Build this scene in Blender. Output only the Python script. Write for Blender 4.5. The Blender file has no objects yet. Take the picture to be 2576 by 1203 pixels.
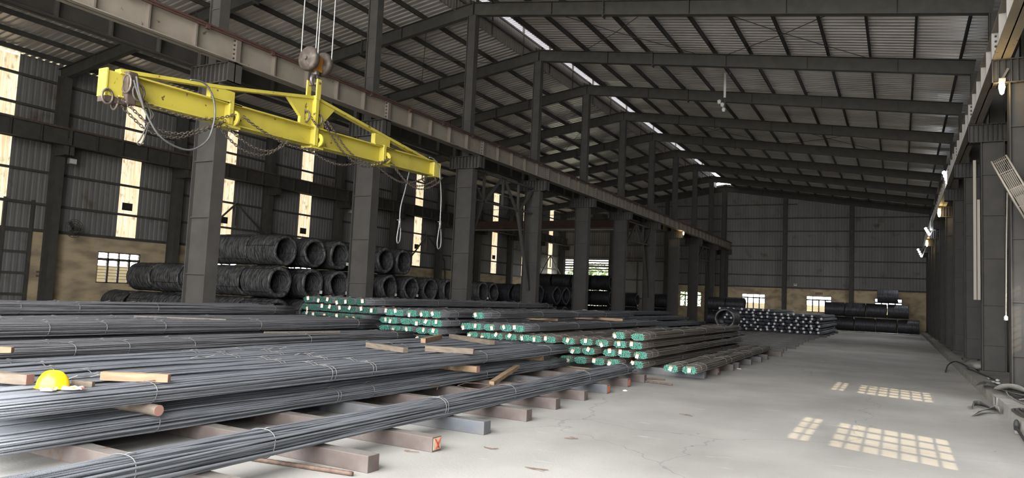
import bpy, math, random
from mathutils import Vector, Matrix, Euler
random.seed(7)
S = bpy.context.scene
COL = S.collection
PI = math.pi

# ------------------------------------------------------------------ camera, sky, sun, exposure
F_PX = 1811.65
cam_data = bpy.data.cameras.new('camera')
cam_data.sensor_fit = 'HORIZONTAL'
cam_data.sensor_width = 36.0
cam_data.lens = 36.0 * F_PX / 2576.0
cam_data.clip_end = 500
cam = bpy.data.objects.new('camera', cam_data)
COL.objects.link(cam)
R = Matrix(((0.88033372, -0.00235587, 0.47434902),
            (0.4722344, -0.0900943, -0.87685671),
            (0.0448019, 0.99593045, -0.07820053)))
cam.matrix_world = Matrix.Translation((0, 0, 1.72)) @ R.to_4x4()
S.camera = cam

W = bpy.data.worlds.new('sky'); S.world = W
W.use_nodes = True
bg = W.node_tree.nodes['Background']
bg.inputs[0].default_value = (0.97, 0.985, 1.0, 1)
bg.inputs[1].default_value = 6.2

sun_d = bpy.data.lights.new('sun', 'SUN')
sun_d.energy = 2.5; sun_d.color = (1.0, 0.80, 0.52); sun_d.angle = 0.007
sun = bpy.data.objects.new('sun', sun_d); COL.objects.link(sun)
sun.rotation_euler = Vector((-1, 0.41, -0.687)).to_track_quat('-Z', 'Y').to_euler()

pd = bpy.data.lights.new('doorway_portal', 'AREA')
pd.shape = 'RECTANGLE'; pd.size = 15.7; pd.size_y = 11.5
pd.cycles.is_portal = True
po = bpy.data.objects.new('doorway_portal', pd); COL.objects.link(po)
po.location = (-5.1, -4.0, 5.7); po.rotation_euler = (PI / 2, 0, 0)

S.view_settings.view_transform = 'Standard'
S.view_settings.look = 'None'
S.view_settings.gamma = 1
S.view_settings.use_curve_mapping = False
S.view_settings.exposure = 1.25
try:
    S.cycles.max_bounces = 6; S.cycles.diffuse_bounces = 4; S.cycles.glossy_bounces = 3
    S.cycles.caustics_reflective = False; S.cycles.caustics_refractive = False
    S.cycles.sample_clamp_indirect = 6
except Exception:
    pass

# ------------------------------------------------------------------ materials
def mat(name, col, rough=.7, metal=0., col2=None, scale=4., detail=5., bump=0., bscale=40., stretch=None, lo=.35, hi=.7, spec=.5):
    m = bpy.data.materials.new(name); m.use_nodes = True
    nt = m.node_tree; b = nt.nodes['Principled BSDF']
    b.inputs['Base Color'].default_value = (*col, 1)
    b.inputs['Roughness'].default_value = rough
    b.inputs['Metallic'].default_value = metal
    b.inputs['Specular IOR Level'].default_value = spec
    tc = nt.nodes.new('ShaderNodeTexCoord'); vec = tc.outputs['Object']
    if stretch:
        mp = nt.nodes.new('ShaderNodeMapping'); mp.inputs['Scale'].default_value = stretch
        nt.links.new(vec, mp.inputs['Vector']); vec = mp.outputs['Vector']
    if col2:
        n = nt.nodes.new('ShaderNodeTexNoise'); n.inputs['Scale'].default_value = scale; n.inputs['Detail'].default_value = detail
        nt.links.new(vec, n.inputs['Vector'])
        r = nt.nodes.new('ShaderNodeValToRGB')
        r.color_ramp.elements[0].position = lo; r.color_ramp.elements[1].position = hi
        r.color_ramp.elements[0].color = (*col, 1); r.color_ramp.elements[1].color = (*col2, 1)
        nt.links.new(n.outputs['Fac'], r.inputs['Fac']); nt.links.new(r.outputs['Color'], b.inputs['Base Color'])
    if bump:
        n2 = nt.nodes.new('ShaderNodeTexNoise'); n2.inputs['Scale'].default_value = bscale; n2.inputs['Detail'].default_value = 4
        nt.links.new(vec, n2.inputs['Vector'])
        bp = nt.nodes.new('ShaderNodeBump'); bp.inputs['Strength'].default_value = bump; bp.inputs['Distance'].default_value = .02
        nt.links.new(n2.outputs['Fac'], bp.inputs['Height']); nt.links.new(bp.outputs['Normal'], b.inputs['Normal'])
    return m

def rib_mat(name, col, col2, metal=.55, rough=.42):
    """ribbed reinforcing bar: fine ribs across the bar (object Y) as bump, mill-scale colour noise along it"""
    m = mat(name, col, rough, metal, col2, 3., 4., stretch=(14, .6, 14))
    nt = m.node_tree; b = nt.nodes['Principled BSDF']
    tc = nt.nodes.new('ShaderNodeTexCoord')
    w = nt.nodes.new('ShaderNodeTexWave'); w.wave_type = 'BANDS'; w.bands_direction = 'Y'
    w.inputs['Scale'].default_value = 40.; w.inputs['Distortion'].default_value = 1.; w.inputs['Detail Scale'].default_value = 6
    nt.links.new(tc.outputs['Object'], w.inputs['Vector'])
    bp = nt.nodes.new('ShaderNodeBump'); bp.inputs['Strength'].default_value = .5; bp.inputs['Distance'].default_value = .003
    nt.links.new(w.outputs['Fac'], bp.inputs['Height']); nt.links.new(bp.outputs['Normal'], b.inputs['Normal'])
    return m

def emit(name, col, strength):
    m = bpy.data.materials.new(name); m.use_nodes = True
    b = m.node_tree.nodes['Principled BSDF']
    b.inputs['Base Color'].default_value = (.8, .8, .8, 1)
    b.inputs['Emission Color'].default_value = (*col, 1); b.inputs['Emission Strength'].default_value = strength
    return m

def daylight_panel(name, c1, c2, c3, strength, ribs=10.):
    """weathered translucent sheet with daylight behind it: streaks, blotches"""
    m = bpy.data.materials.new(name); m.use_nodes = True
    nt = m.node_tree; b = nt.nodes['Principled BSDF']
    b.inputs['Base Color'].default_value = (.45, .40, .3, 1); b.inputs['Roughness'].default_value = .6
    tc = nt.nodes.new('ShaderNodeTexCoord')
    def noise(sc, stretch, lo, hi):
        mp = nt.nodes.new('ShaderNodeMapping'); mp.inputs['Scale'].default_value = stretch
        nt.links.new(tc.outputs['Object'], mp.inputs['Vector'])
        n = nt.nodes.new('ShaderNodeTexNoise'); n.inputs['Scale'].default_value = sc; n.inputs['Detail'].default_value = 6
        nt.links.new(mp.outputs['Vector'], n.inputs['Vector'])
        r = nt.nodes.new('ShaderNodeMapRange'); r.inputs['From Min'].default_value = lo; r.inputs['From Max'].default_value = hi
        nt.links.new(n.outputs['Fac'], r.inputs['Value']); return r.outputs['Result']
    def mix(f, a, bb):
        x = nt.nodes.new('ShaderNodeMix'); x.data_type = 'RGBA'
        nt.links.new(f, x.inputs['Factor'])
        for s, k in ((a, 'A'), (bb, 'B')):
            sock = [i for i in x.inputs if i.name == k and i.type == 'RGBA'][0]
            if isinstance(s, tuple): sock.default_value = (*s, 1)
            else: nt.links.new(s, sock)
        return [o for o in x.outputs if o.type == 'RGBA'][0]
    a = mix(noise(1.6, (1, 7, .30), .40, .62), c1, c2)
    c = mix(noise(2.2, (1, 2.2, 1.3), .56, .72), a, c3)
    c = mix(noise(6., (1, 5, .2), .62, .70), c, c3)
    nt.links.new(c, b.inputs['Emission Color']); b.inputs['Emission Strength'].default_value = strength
    return m

M = {}
M['frame'] = mat('dark_frame_steel', (.056, .052, .045), .75, 0, (.078, .073, .064), 3.)
M['column'] = mat('column_steel', (.050, .046, .041), .75, 0, (.068, .062, .055), 2.5, bump=.15, bscale=25)
M['girder'] = mat('girder_paint', (.235, .20, .16), .7, 0, (.29, .255, .21), 1.6)
M['girder_rib'] = mat('girder_rib', (.15, .125, .10), .75)
M['girder_pale'] = mat('stiffener_paint', (.36, .34, .31), .6)
M['rail_red'] = mat('conductor_rail_red', (.075, .034, .026), .7, 0)
M['crane_red'] = mat('crane_bridge_red', (.085, .042, .033), .7, 0, (.06, .034, .028), 2.)
M['roof'] = mat('roof_sheet', (.74, .70, .67), .36, .38, (.56, .53, .505), .7, 5., stretch=(.6, 1.5, 1))
M['wall'] = mat('wall_sheet', (.175, .168, .16), .65, .1, (.23, .22, .21), 1.2, stretch=(1, 1, .25))
M['plaster'] = mat('stained_plaster', (.56, .445, .28), .9, 0, (.30, .235, .165), 1.3, 6., bump=.2, bscale=9, stretch=(1, .6, 1.6), lo=.42, hi=.68)
M['yellow'] = mat('yellow_paint', (.50, .42, .062), .45, 0, (.38, .30, .05), 2.2, 6., bump=.05, lo=.5, hi=.8)
M['rust'] = mat('rusty_iron', (.13, .09, .07), .7, .4, (.22, .15, .11), 14.)
M['rust_dark'] = mat('rusty_lug', (.055, .040, .033), .7, .2, (.10, .070, .052), 14.)
M['rope_mid'] = mat('wire_rope_worn', (.17, .17, .165), .5, .4, (.10, .10, .10), 60.)
M['chain'] = mat('chain_steel', (.17, .14, .115), .5, .5, (.09, .07, .055), 30.)
M['rope'] = mat('wire_rope', (.29, .285, .27), .5, .4, (.20, .20, .20), 60.)
M['rope_dark'] = mat('wire_rope_dark', (.10, .09, .08), .55, .5, (.12, .11, .10), 60.)
M['bar_blue'] = rib_mat('rebar_mill_blue', (.225, .236, .258), (.135, .142, .158), .15, .52)
M['bar_grey'] = rib_mat('rebar_grey', (.185, .185, .195), (.12, .12, .127), .3, .5)
M['bar_brown'] = rib_mat('rebar_brown', (.19, .162, .136), (.115, .098, .084), .2, .6)
M['bar_dark'] = rib_mat('rebar_dark', (.135, .14, .155), (.09, .094, .105), .3, .5)
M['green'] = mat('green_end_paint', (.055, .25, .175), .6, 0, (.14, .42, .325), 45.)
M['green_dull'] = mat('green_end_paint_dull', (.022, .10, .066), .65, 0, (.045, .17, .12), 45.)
M['navy'] = mat('blue_black_end_paint', (.035, .04, .065), .6, 0, (.05, .055, .085), 50.)
M['tie'] = mat('tie_wire', (.20, .196, .19), .45, .6)
M['paper'] = mat('paper_tag', (.80, .78, .72), .8)
M['orange'] = mat('tag_orange', (.70, .30, .10), .8)
M['print'] = mat('tag_print', (.10, .10, .10), .8)
M['wood'] = mat('timber_light', (.37, .255, .155), .8, 0, (.25, .16, .095), 3., 6., stretch=(1, 9, 9))
M['wood_old'] = mat('timber_weathered', (.215, .172, .13), .85, 0, (.125, .098, .075), 4., 6., stretch=(1, 9, 9))
M['wood_end'] = mat('timber_end_red', (.36, .17, .14), .8, 0, (.30, .18, .14), 20.)
M['billet'] = mat('billet_rust', (.115, .088, .079), .75, .1, (.19, .165, .15), 2.5, 6., bump=.08, bscale=20, lo=.4, hi=.7)
M['billet_blue'] = mat('billet_blue', (.11, .12, .138), .65, .2, (.17, .16, .152), 3., 6., bump=.06, bscale=20)
M['billet_dark'] = mat('billet_dark', (.10, .095, .095), .75, .1, (.15, .135, .125), 3.)
M['mark_red'] = mat('red_paint_mark', (.45, .05, .035), .7)
M['mark_orange'] = mat('orange_paint_mark', (.55, .17, .09), .8)
M['mark_cream'] = mat('cream_paint_mark', (.62, .52, .36), .8)
M['coil'] = mat('wire_rod', (.035, .035, .037), .5, .3, (.22, .215, .21), 3., 3., stretch=(22, 1.6, 1.6), lo=.38, hi=.68)
M['coil_dark'] = mat('wire_rod_dark', (.024, .025, .03), .5, .3, (.09, .09, .10), 3., 3., stretch=(22, 1.6, 1.6), lo=.38, hi=.68)
M['strap'] = mat('strap_steel', (.03, .03, .032), .5, .6)
M['white'] = mat('white_paint', (.68, .67, .64), .6)
M['black'] = mat('black_plate', (.022, .019, .017), .7)
M['num'] = mat('faded_numeral', (.055, .043, .03), .8)
M['stain'] = mat('brown_stencil', (.16, .10, .07), .9)
M['winframe'] = mat('window_frame', (.09, .07, .055), .7)
M['cone'] = mat('cable_black', (.035, .034, .033), .7)
M['belt'] = mat('rubber_belt', (.085, .08, .075), .8, 0, (.13, .12, .11), 8.)
M['belt_grey'] = mat('canvas_belt', (.20, .19, .17), .85, 0, (.27, .255, .23), 9.)
M['curb'] = mat('curb_concrete', (.24, .225, .20), .9, 0, (.34, .32, .29), 3., 7., bump=.25, bscale=18)
M['curb_light'] = mat('curb_concrete_light', (.42, .40, .36), .9, 0, (.33, .31, .28), 4., 7., bump=.25, bscale=18)
M['helmet'] = mat('helmet_yellow', (.88, .60, .012), .28)
M['glove'] = mat('glove_cotton', (.70, .66, .58), .95, 0, (.58, .52, .46), 12.)
M['glove_red'] = mat('glove_red', (.45, .17, .14), .9)
M['fan'] = mat('fan_cage_beige', (.34, .30, .25), .6)
M['ground'] = mat('yard_ground', (.22, .20, .15), .95, 0, (.12, .13, .07), .5)
M['bounce_yard'] = mat('bounce_yard', (.60, .585, .55), .9, 0, (.52, .51, .48), .4)
M['leaf'] = mat('leaf_green', (.05, .09, .025), .7, 0, (.10, .13, .05), 3.)
M['yard_wall'] = mat('yard_wall_cream', (.16, .13, .075), .9, 0, (.12, .10, .06), 1.)
M['shutter'] = mat('roll_shutter', (.33, .32, .30), .5, .3)
M['led'] = emit('led_cool', (.80, .90, 1.0), 45)
M['lamp_warm'] = emit('lamp_warm', (1.0, .72, .30), 16)
M['hull'] = mat('lamp_housing', (.30, .28, .25), .5, .3)
M['hook'] = mat('hook_steel', (.16, .14, .13), .4, .7)
M['hook_orange'] = mat('hook_orange', (.30, .13, .02), .6)
M['sheave'] = mat('sheave_worn', (.06, .047, .038), .6, .4, (.15, .12, .095), 9., 6., lo=.45, hi=.75)
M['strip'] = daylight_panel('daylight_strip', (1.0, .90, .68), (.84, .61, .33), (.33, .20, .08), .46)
M['ridge_sheet'] = mat('ridge_sheet', (.17, .155, .135), .7)
M['monitor_sheet'] = mat('monitor_sheet', (.30, .30, .335), .6)
M['roof_light'] = daylight_panel('roof_light_sheet', (.70, .68, .64), (.55, .53, .49), (.35, .33, .30), .55)

def rust_spots(m, scale, lo, hi, col):
    nt = m.node_tree; b = nt.nodes['Principled BSDF']; base = b.inputs['Base Color'].links[0].from_socket
    tc = nt.nodes.new('ShaderNodeTexCoord'); n = nt.nodes.new('ShaderNodeTexNoise'); n.inputs['Scale'].default_value = scale; n.inputs['Detail'].default_value = 8
    nt.links.new(tc.outputs['Object'], n.inputs['Vector'])
    g = nt.nodes.new('ShaderNodeMapRange'); g.inputs['From Min'].default_value = lo; g.inputs['From Max'].default_value = hi
    nt.links.new(n.outputs['Fac'], g.inputs['Value'])
    x = nt.nodes.new('ShaderNodeMix'); x.data_type = 'RGBA'; rg = [i for i in x.inputs if i.type == 'RGBA']
    nt.links.new(g.outputs['Result'], x.inputs['Factor']); nt.links.new(base, rg[0]); rg[1].default_value = (*col, 1)
    nt.links.new([o for o in x.outputs if o.type == 'RGBA'][0], b.inputs['Base Color'])
def dusty_top(m, col, amt=.75):
    """settled dust on upward faces"""
    nt = m.node_tree; b = nt.nodes['Principled BSDF']; base = b.inputs['Base Color'].links[0].from_socket
    ge = nt.nodes.new('ShaderNodeNewGeometry'); sx = nt.nodes.new('ShaderNodeSeparateXYZ'); nt.links.new(ge.outputs['Normal'], sx.inputs[0])
    g = nt.nodes.new('ShaderNodeMapRange'); g.inputs['From Min'].default_value = .5; g.inputs['From Max'].default_value = .95; g.inputs['To Max'].default_value = amt
    nt.links.new(sx.outputs['Z'], g.inputs['Value'])
    x = nt.nodes.new('ShaderNodeMix'); x.data_type = 'RGBA'; rg = [i for i in x.inputs if i.type == 'RGBA']
    nt.links.new(g.outputs['Result'], x.inputs['Factor']); nt.links.new(base, rg[0]); rg[1].default_value = (*col, 1)
    nt.links.new([o for o in x.outputs if o.type == 'RGBA'][0], b.inputs['Base Color'])
dusty_top(M['billet'], (.22, .205, .185)); dusty_top(M['billet_blue'], (.20, .195, .185)); dusty_top(M['billet_dark'], (.15, .14, .13), .5)
rust_spots(M['billet'], 7., .60, .70, (.13, .075, .05)); rust_spots(M['billet_blue'], 6., .60, .68, (.17, .155, .145))
rust_spots(M['yellow'], 9., .66, .70, (.07, .045, .025))
rust_spots(M['wall'], 1.1, .60, .75, (.11, .075, .05))
rust_spots(M['girder'], 5., .66, .72, (.10, .07, .05))

def floor_material():
    m = mat('concrete_floor', (.355, .34, .315), .8, 0, (.455, .44, .41), .55, 8., bump=.12, bscale=30, lo=.36, hi=.66)
    nt = m.node_tree; b = nt.nodes['Principled BSDF']
    base = b.inputs['Base Color'].links[0].from_socket
    tc = nt.nodes.new('ShaderNodeTexCoord')
    def mul(prev, fac, col):
        x = nt.nodes.new('ShaderNodeMix'); x.data_type = 'RGBA'
        rg = [i for i in x.inputs if i.type == 'RGBA']
        nt.links.new(fac, x.inputs['Factor']); nt.links.new(prev, rg[0]); rg[1].default_value = (*col, 1)
        return [o for o in x.outputs if o.type == 'RGBA'][0]
    # dusty smears
    mp = nt.nodes.new('ShaderNodeMapping'); mp.inputs['Scale'].default_value = (.5, .16, 1); mp.inputs['Rotation'].default_value = (0, 0, .25)
    nt.links.new(tc.outputs['Object'], mp.inputs['Vector'])
    n = nt.nodes.new('ShaderNodeTexNoise'); n.inputs['Scale'].default_value = 1.6; n.inputs['Detail'].default_value = 8
    nt.links.new(mp.outputs['Vector'], n.inputs['Vector'])
    r = nt.nodes.new('ShaderNodeMapRange'); r.inputs['From Min'].default_value = .50; r.inputs['From Max'].default_value = .80; r.inputs['To Max'].default_value = .55
    nt.links.new(n.outputs['Fac'], r.inputs['Value'])
    base = mul(base, r.outputs['Result'], (.25, .235, .215))
    # pale scratches
    mp3 = nt.nodes.new('ShaderNodeMapping'); mp3.inputs['Scale'].default_value = (.9, 5., 1); mp3.inputs['Rotation'].default_value = (0, 0, -.5)
    nt.links.new(tc.outputs['Object'], mp3.inputs['Vector'])
    n3 = nt.nodes.new('ShaderNodeTexNoise'); n3.inputs['Scale'].default_value = 1.3; n3.inputs['Detail'].default_value = 9
    nt.links.new(mp3.outputs['Vector'], n3.inputs['Vector'])
    r3 = nt.nodes.new('ShaderNodeMapRange'); r3.inputs['From Min'].default_value = .66; r3.inputs['From Max'].default_value = .74; r3.inputs['To Max'].default_value = .8
    nt.links.new(n3.outputs['Fac'], r3.inputs['Value'])
    base = mul(base, r3.outputs['Result'], (.58, .57, .54))
    # cracks
    nz = nt.nodes.new('ShaderNodeTexNoise'); nz.inputs['Scale'].default_value = 1.3; nz.inputs['Detail'].default_value = 6
    nt.links.new(tc.outputs['Object'], nz.inputs['Vector'])
    ad = nt.nodes.new('ShaderNodeMixRGB'); ad.blend_type = 'ADD'; ad.inputs[0].default_value = .8
    nt.links.new(tc.outputs['Object'], ad.inputs[1]); nt.links.new(nz.outputs['Color'], ad.inputs[2])
    v = nt.nodes.new('ShaderNodeTexVoronoi'); v.feature = 'DISTANCE_TO_EDGE'; v.inputs['Scale'].default_value = .16
    nt.links.new(ad.outputs[0], v.inputs['Vector'])
    lt = nt.nodes.new('ShaderNodeMapRange'); lt.inputs['From Min'].default_value = .0006; lt.inputs['From Max'].default_value = .0022
    lt.inputs['To Min'].default_value = .32; lt.inputs['To Max'].default_value = 0
    nt.links.new(v.outputs['Distance'], lt.inputs['Value'])
    base = mul(base, lt.outputs['Result'], (.10, .095, .085))
    # small dark grit
    v2 = nt.nodes.new('ShaderNodeTexVoronoi'); v2.inputs['Scale'].default_value = 2.3
    nt.links.new(tc.outputs['Object'], v2.inputs['Vector'])
    g = nt.nodes.new('ShaderNodeMapRange'); g.inputs['From Min'].default_value = .035; g.inputs['From Max'].default_value = .06
    g.inputs['To Min'].default_value = .7; g.inputs['To Max'].default_value = 0
    nt.links.new(v2.outputs['Distance'], g.inputs['Value'])
    base = mul(base, g.outputs['Result'], (.12, .11, .10))
    nt.links.new(base, b.inputs['Base Color'])
    return m
M['floor'] = floor_material()

# ------------------------------------------------------------------ mesh helpers
class MB:
    def __init__(s): s.v = []; s.f = []; s.mi = []; s.m = 0; s.sm = []; s.smooth = False
    def add(s, vs, fs):
        o = len(s.v); s.v += [tuple(p) for p in vs]
        for f in fs: s.f.append(tuple(i + o for i in f)); s.mi.append(s.m); s.sm.append(s.smooth)
        return s
    def box(s, x0, x1, y0, y1, z0, z1):
        return s.add([(x0, y0, z0), (x1, y0, z0), (x1, y1, z0), (x0, y1, z0), (x0, y0, z1), (x1, y0, z1), (x1, y1, z1), (x0, y1, z1)],
                     [(0, 3, 2, 1), (4, 5, 6, 7), (0, 1, 5, 4), (1, 2, 6, 5), (2, 3, 7, 6), (3, 0, 4, 7)])
    def hexa(s, b, t):
        """eight corners: bottom four, top four"""
        return s.add(list(b) + list(t), [(0, 3, 2, 1), (4, 5, 6, 7), (0, 1, 5, 4), (1, 2, 6, 5), (2, 3, 7, 6), (3, 0, 4, 7)])
    def beam(s, a, b, w, h, up=(0, 0, 1)):
        a, b = Vector(a), Vector(b); d = (b - a).normalized(); u = Vector(up)
        if abs(d.dot(u)) > .95: u = Vector((0, 1, 0))
        l = d.cross(u).normalized(); u = l.cross(d).normalized(); l *= w / 2; u *= h / 2
        return s.hexa([a - l - u, a + l - u, b + l - u, b - l - u], [a - l + u, a + l + u, b + l + u, b - l + u])
    def tube(s, pts, r, n=6, caps=True, closed=False):
        pts = [Vector(p) for p in pts]; N = len(pts); rs = r if isinstance(r, (list, tuple)) else [r] * N
        vs = []; ref = None
        for i, p in enumerate(pts):
            if closed: d = pts[(i + 1) % N] - pts[i - 1]
            else: d = pts[min(i + 1, N - 1)] - pts[max(i - 1, 0)]
            d.normalize()
            if ref is None:
                ref = Vector((0, 0, 1)) if abs(d.z) < .9 else Vector((1, 0, 0))
            l = d.cross(ref)
            if l.length < 1e-5: l = d.orthogonal()
            l.normalize(); u = l.cross(d).normalized(); ref = u
            for k in range(n):
                a = 2 * PI * k / n; vs.append(p + (l * math.cos(a) + u * math.sin(a)) * rs[i])
        fs = []
        for i in range(N if closed else N - 1):
            j = (i + 1) % N
            for k in range(n): fs.append((i * n + k, i * n + (k + 1) % n, j * n + (k + 1) % n, j * n + k))
        if caps and not closed: fs += [tuple(range(n - 1, -1, -1)), tuple((N - 1) * n + k for k in range(n))]
        return s.add(vs, fs)
    def lathe(s, prof, n=32, axis='X', c=(0, 0, 0), closed=False):
        """prof: (along, radius)"""
        vs = []; N = len(prof)
        for (t, r) in prof:
            for k in range(n):
                a = 2 * PI * k / n; p, q = r * math.cos(a), r * math.sin(a)
                v = {'X': (t, p, q), 'Y': (p, t, q), 'Z': (p, q, t)}[axis]
                vs.append((v[0] + c[0], v[1] + c[1], v[2] + c[2]))
        fs = []
        for i in range(N if closed else N - 1):
            j = (i + 1) % N
            for k in range(n): fs.append((i * n + k, i * n + (k + 1) % n, j * n + (k + 1) % n, j * n + k))
        return s.add(vs, fs)
    def mesh(s, name, mats):
        me = bpy.data.meshes.new(name); me.from_pydata(s.v, [], s.f); me.update()
        for m in (mats if isinstance(mats, (list, tuple)) else [mats]): me.materials.append(M[m])
        me.polygons.foreach_set('material_index', s.mi); me.polygons.foreach_set('use_smooth', s.sm)
        return me
    def build(s, name, mats, parent=None, origin=None, bevel=0):
        o = Vector(parent.get('_o', (0, 0, 0))) if parent is not None else Vector(origin or (0, 0, 0))
        if o.length: s.v = [(x - o.x, y - o.y, z - o.z) for x, y, z in s.v]
        ob = bpy.data.objects.new(name, s.mesh(name, mats)); COL.objects.link(ob)
        if parent is not None: ob.parent = parent; ob['_o'] = tuple(o)
        else: ob.location = o; ob['_o'] = tuple(o)
        if bevel:
            b = ob.modifiers.new('bevel', 'BEVEL'); b.width = bevel; b.segments = 2; b.limit_method = 'ANGLE'
        return ob

def fix(ob):
    """recalculate outward normals"""
    import bmesh
    bm = bmesh.new(); bm.from_mesh(ob.data); bmesh.ops.recalc_face_normals(bm, faces=bm.faces); bm.to_mesh(ob.data); bm.free(); return ob

def tag(o, label=None, cat=None, group=None, kind=None):
    if label: o['label'] = label
    if cat: o['category'] = cat
    if group: o['group'] = group
    if kind: o['kind'] = kind
    return o
def thing(name, label, cat, loc=(0, 0, 0), group=None, keep=True):
    """Empty at the base; children built in world coordinates are shifted by its place"""
    o = bpy.data.objects.new(name, None); COL.objects.link(o); o.location = loc; o.empty_display_size = .2
    o['_o'] = tuple(loc) if keep else (0., 0., 0.)
    return tag(o, label, cat, group)
def structure(o, label=None): return tag(o, label, None, None, 'structure')
def part(name, me, parent, loc=(0, 0, 0), rot=None):
    o = bpy.data.objects.new(name, me); COL.objects.link(o); o.parent = parent; o.location = loc
    if rot: o.rotation_euler = rot
    return o
ORD = ['first', 'second', 'third', 'fourth', 'fifth', 'sixth', 'seventh', 'eighth', 'ninth', 'tenth', 'eleventh', 'twelfth',
       'thirteenth', 'fourteenth', 'fifteenth', 'sixteenth', 'seventeenth', 'eighteenth', 'nineteenth', 'twentieth', 'twenty-first', 'twenty-second', 'twenty-third', 'twenty-fourth']
def text(body, size, m, parent, loc, rot, align='CENTER', name='lettering', ext=.002):
    c = bpy.data.curves.new(name, 'FONT'); c.body = body; c.size = size; c.align_x = align; c.align_y = 'CENTER'; c.extrude = ext
    o = bpy.data.objects.new(name, c); COL.objects.link(o)
    dg = bpy.context.evaluated_depsgraph_get()
    me = bpy.data.meshes.new_from_object(o.evaluated_get(dg)); bpy.data.objects.remove(o); bpy.data.curves.remove(c)
    me.materials.clear(); me.materials.append(M[m])
    p = bpy.data.objects.new(name, me); COL.objects.link(p)
    if parent is not None:
        p.parent = parent; q = Vector(parent.get('_o', (0, 0, 0))); p.location = Vector(loc) - q
    else: p.location = loc
    p.rotation_euler = rot
    return p

# ------------------------------------------------------------------ the building
XL, XR, XM = -33.0, 2.75, -15.2          # left wall, right wall, ridge line
Y0, YB = -4.0, 72.0                      # open front, back wall
ZR, SL = 13.45, 0.146                    # rafter top at the ridge, roof slope
FR = [0 + 6 * k for k in range(0, 13)]   # frames every six metres
def ztop(x): return ZR - SL * abs(x - XM)

structure(MB().add([(XL - .1, Y0, 0), (XR + .1, Y0, 0), (XR + .1, YB, 0), (XL - .1, YB, 0)], [(0, 1, 2, 3)]).build('floor', 'floor'), 'grey concrete floor of the hall')
structure(MB().add([(-120, -90, -.06), (120, -90, -.06), (120, 200, -.06), (-120, 200, -.06)], [(0, 1, 2, 3)]).build('ground', 'ground'), 'yard ground outside the hall')
structure(MB().add([(-60, -80, -.03), (60, -80, -.03), (60, Y0, -.03), (-60, Y0, -.03)], [(0, 1, 2, 3)]).build('ground', 'bounce_yard'), 'unseen pale yard added in front to bounce daylight inside')  # unseen pale ground, added to bounce daylight up onto the roof underside

def corr(u0, u1, pitch=.25, depth=.03):
    pts = []; u = u0
    while u < u1 - 1e-6:
        for a, d in ((0, 0), (.55, 0), (.65, depth), (.9, depth), (1., 0)):
            if u + a * pitch <= u1 + 1e-6 and not (a == 1.): pts.append((u + a * pitch, d))
        u += pitch
    pts.append((u1, 0)); return pts
def sheet(mb, pts, f0, f1):
    vs = [f0(u, d) for u, d in pts] + [f1(u, d) for u, d in pts]; n = len(pts)
    return mb.add(vs, [(i, i + 1, n + i + 1, n + i) for i in range(n - 1)])

# roof sheets: ribs run down the slope, sheets sit on the purlins
ZS = .19
rp = corr(Y0, YB + .3, .30, .05)
OPEN = .9
mb = MB(); sheet(mb, rp, lambda u, d: (XM + OPEN, u, ztop(XM + OPEN) + ZS + d), lambda u, d: (XR + .4, u, ztop(XR + .4) + ZS + d))
structure(mb.build('ceiling', 'roof'), 'corrugated underside of the right roof slope')
mb = MB(); sheet(mb, rp, lambda u, d: (XM - OPEN, u, ztop(XM - OPEN) + ZS + d), lambda u, d: (XL - .4, u, ztop(XL - .4) + ZS + d))
structure(mb.build('ceiling', 'roof'), 'corrugated underside of the left roof slope')
# ridge monitor: two ribbed upstands and a small roof over the slot
zc = ztop(XM - OPEN) + ZS
for sx in (-1, 1):
    x = XM + sx * OPEN; mb = MB()
    sheet(mb, corr(6, YB, .22, .025), lambda u, d: (x - sx * d, u, zc - .25), lambda u, d: (x - sx * d, u, zc + .80))
    structure(mb.build('trim_1', 'ridge_sheet'), 'pale ribbed upstand along the roof ridge slot')
    mb = MB(); mb.box(x - .05 - .05 * sx, x + .05 - .05 * sx, 6, YB, zc + .28, zc + .36)
    mb.box(x - .06, x + .06, 6, YB, zc + .80, zc + .88)
    structure(mb.build('trim_2', 'frame'), 'dark rail along the ridge upstand')
mb = MB()
sheet(mb, corr(6, YB, .22, .025), lambda u, d: (XM - 2.3, u, zc + 1.18 + d), lambda u, d: (XM, u, zc + 1.42 + d))
sheet(mb, corr(6, YB, .22, .025), lambda u, d: (XM, u, zc + 1.42 + d), lambda u, d: (XM + 2.3, u, zc + 1.18 + d))
structure(mb.build('trim_3', 'monitor_sheet'), 'small roof over the ridge slot')
mb = MB()
for y in [9 + 3 * i for i in range(21)]:
    for sx in (-1, 1):
        mb.beam((XM + sx * OPEN, y, zc - .2), (XM + sx * OPEN, y, zc + 1.24), .08, .08)
    mb.beam((XM - OPEN, y, zc + 1.2), (XM + OPEN, y, zc + 1.2), .08, .08)
structure(mb.build('trim_4', 'frame'), 'small posts carrying the ridge roof')

# walls
GIRTS = [4.76, 6.17, 7.51, 8.93, 10.18]
STRIPS = [15.3 + 6.05 * i for i in range(-1, 10)]; STRIPS[2] = 21.72; STRIPS[1] = 15.8
ZB = 3.6
mb = MB(); sheet(mb, corr(XL, -13.0), lambda u, d: (u, Y0 + d, 0), lambda u, d: (u, Y0 + d, ztop(u) + .2))  # out of view, added to keep front daylight off the left bay
structure(mb.build('wall_front', 'wall'), 'unseen ribbed wall added beside the open front')
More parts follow.
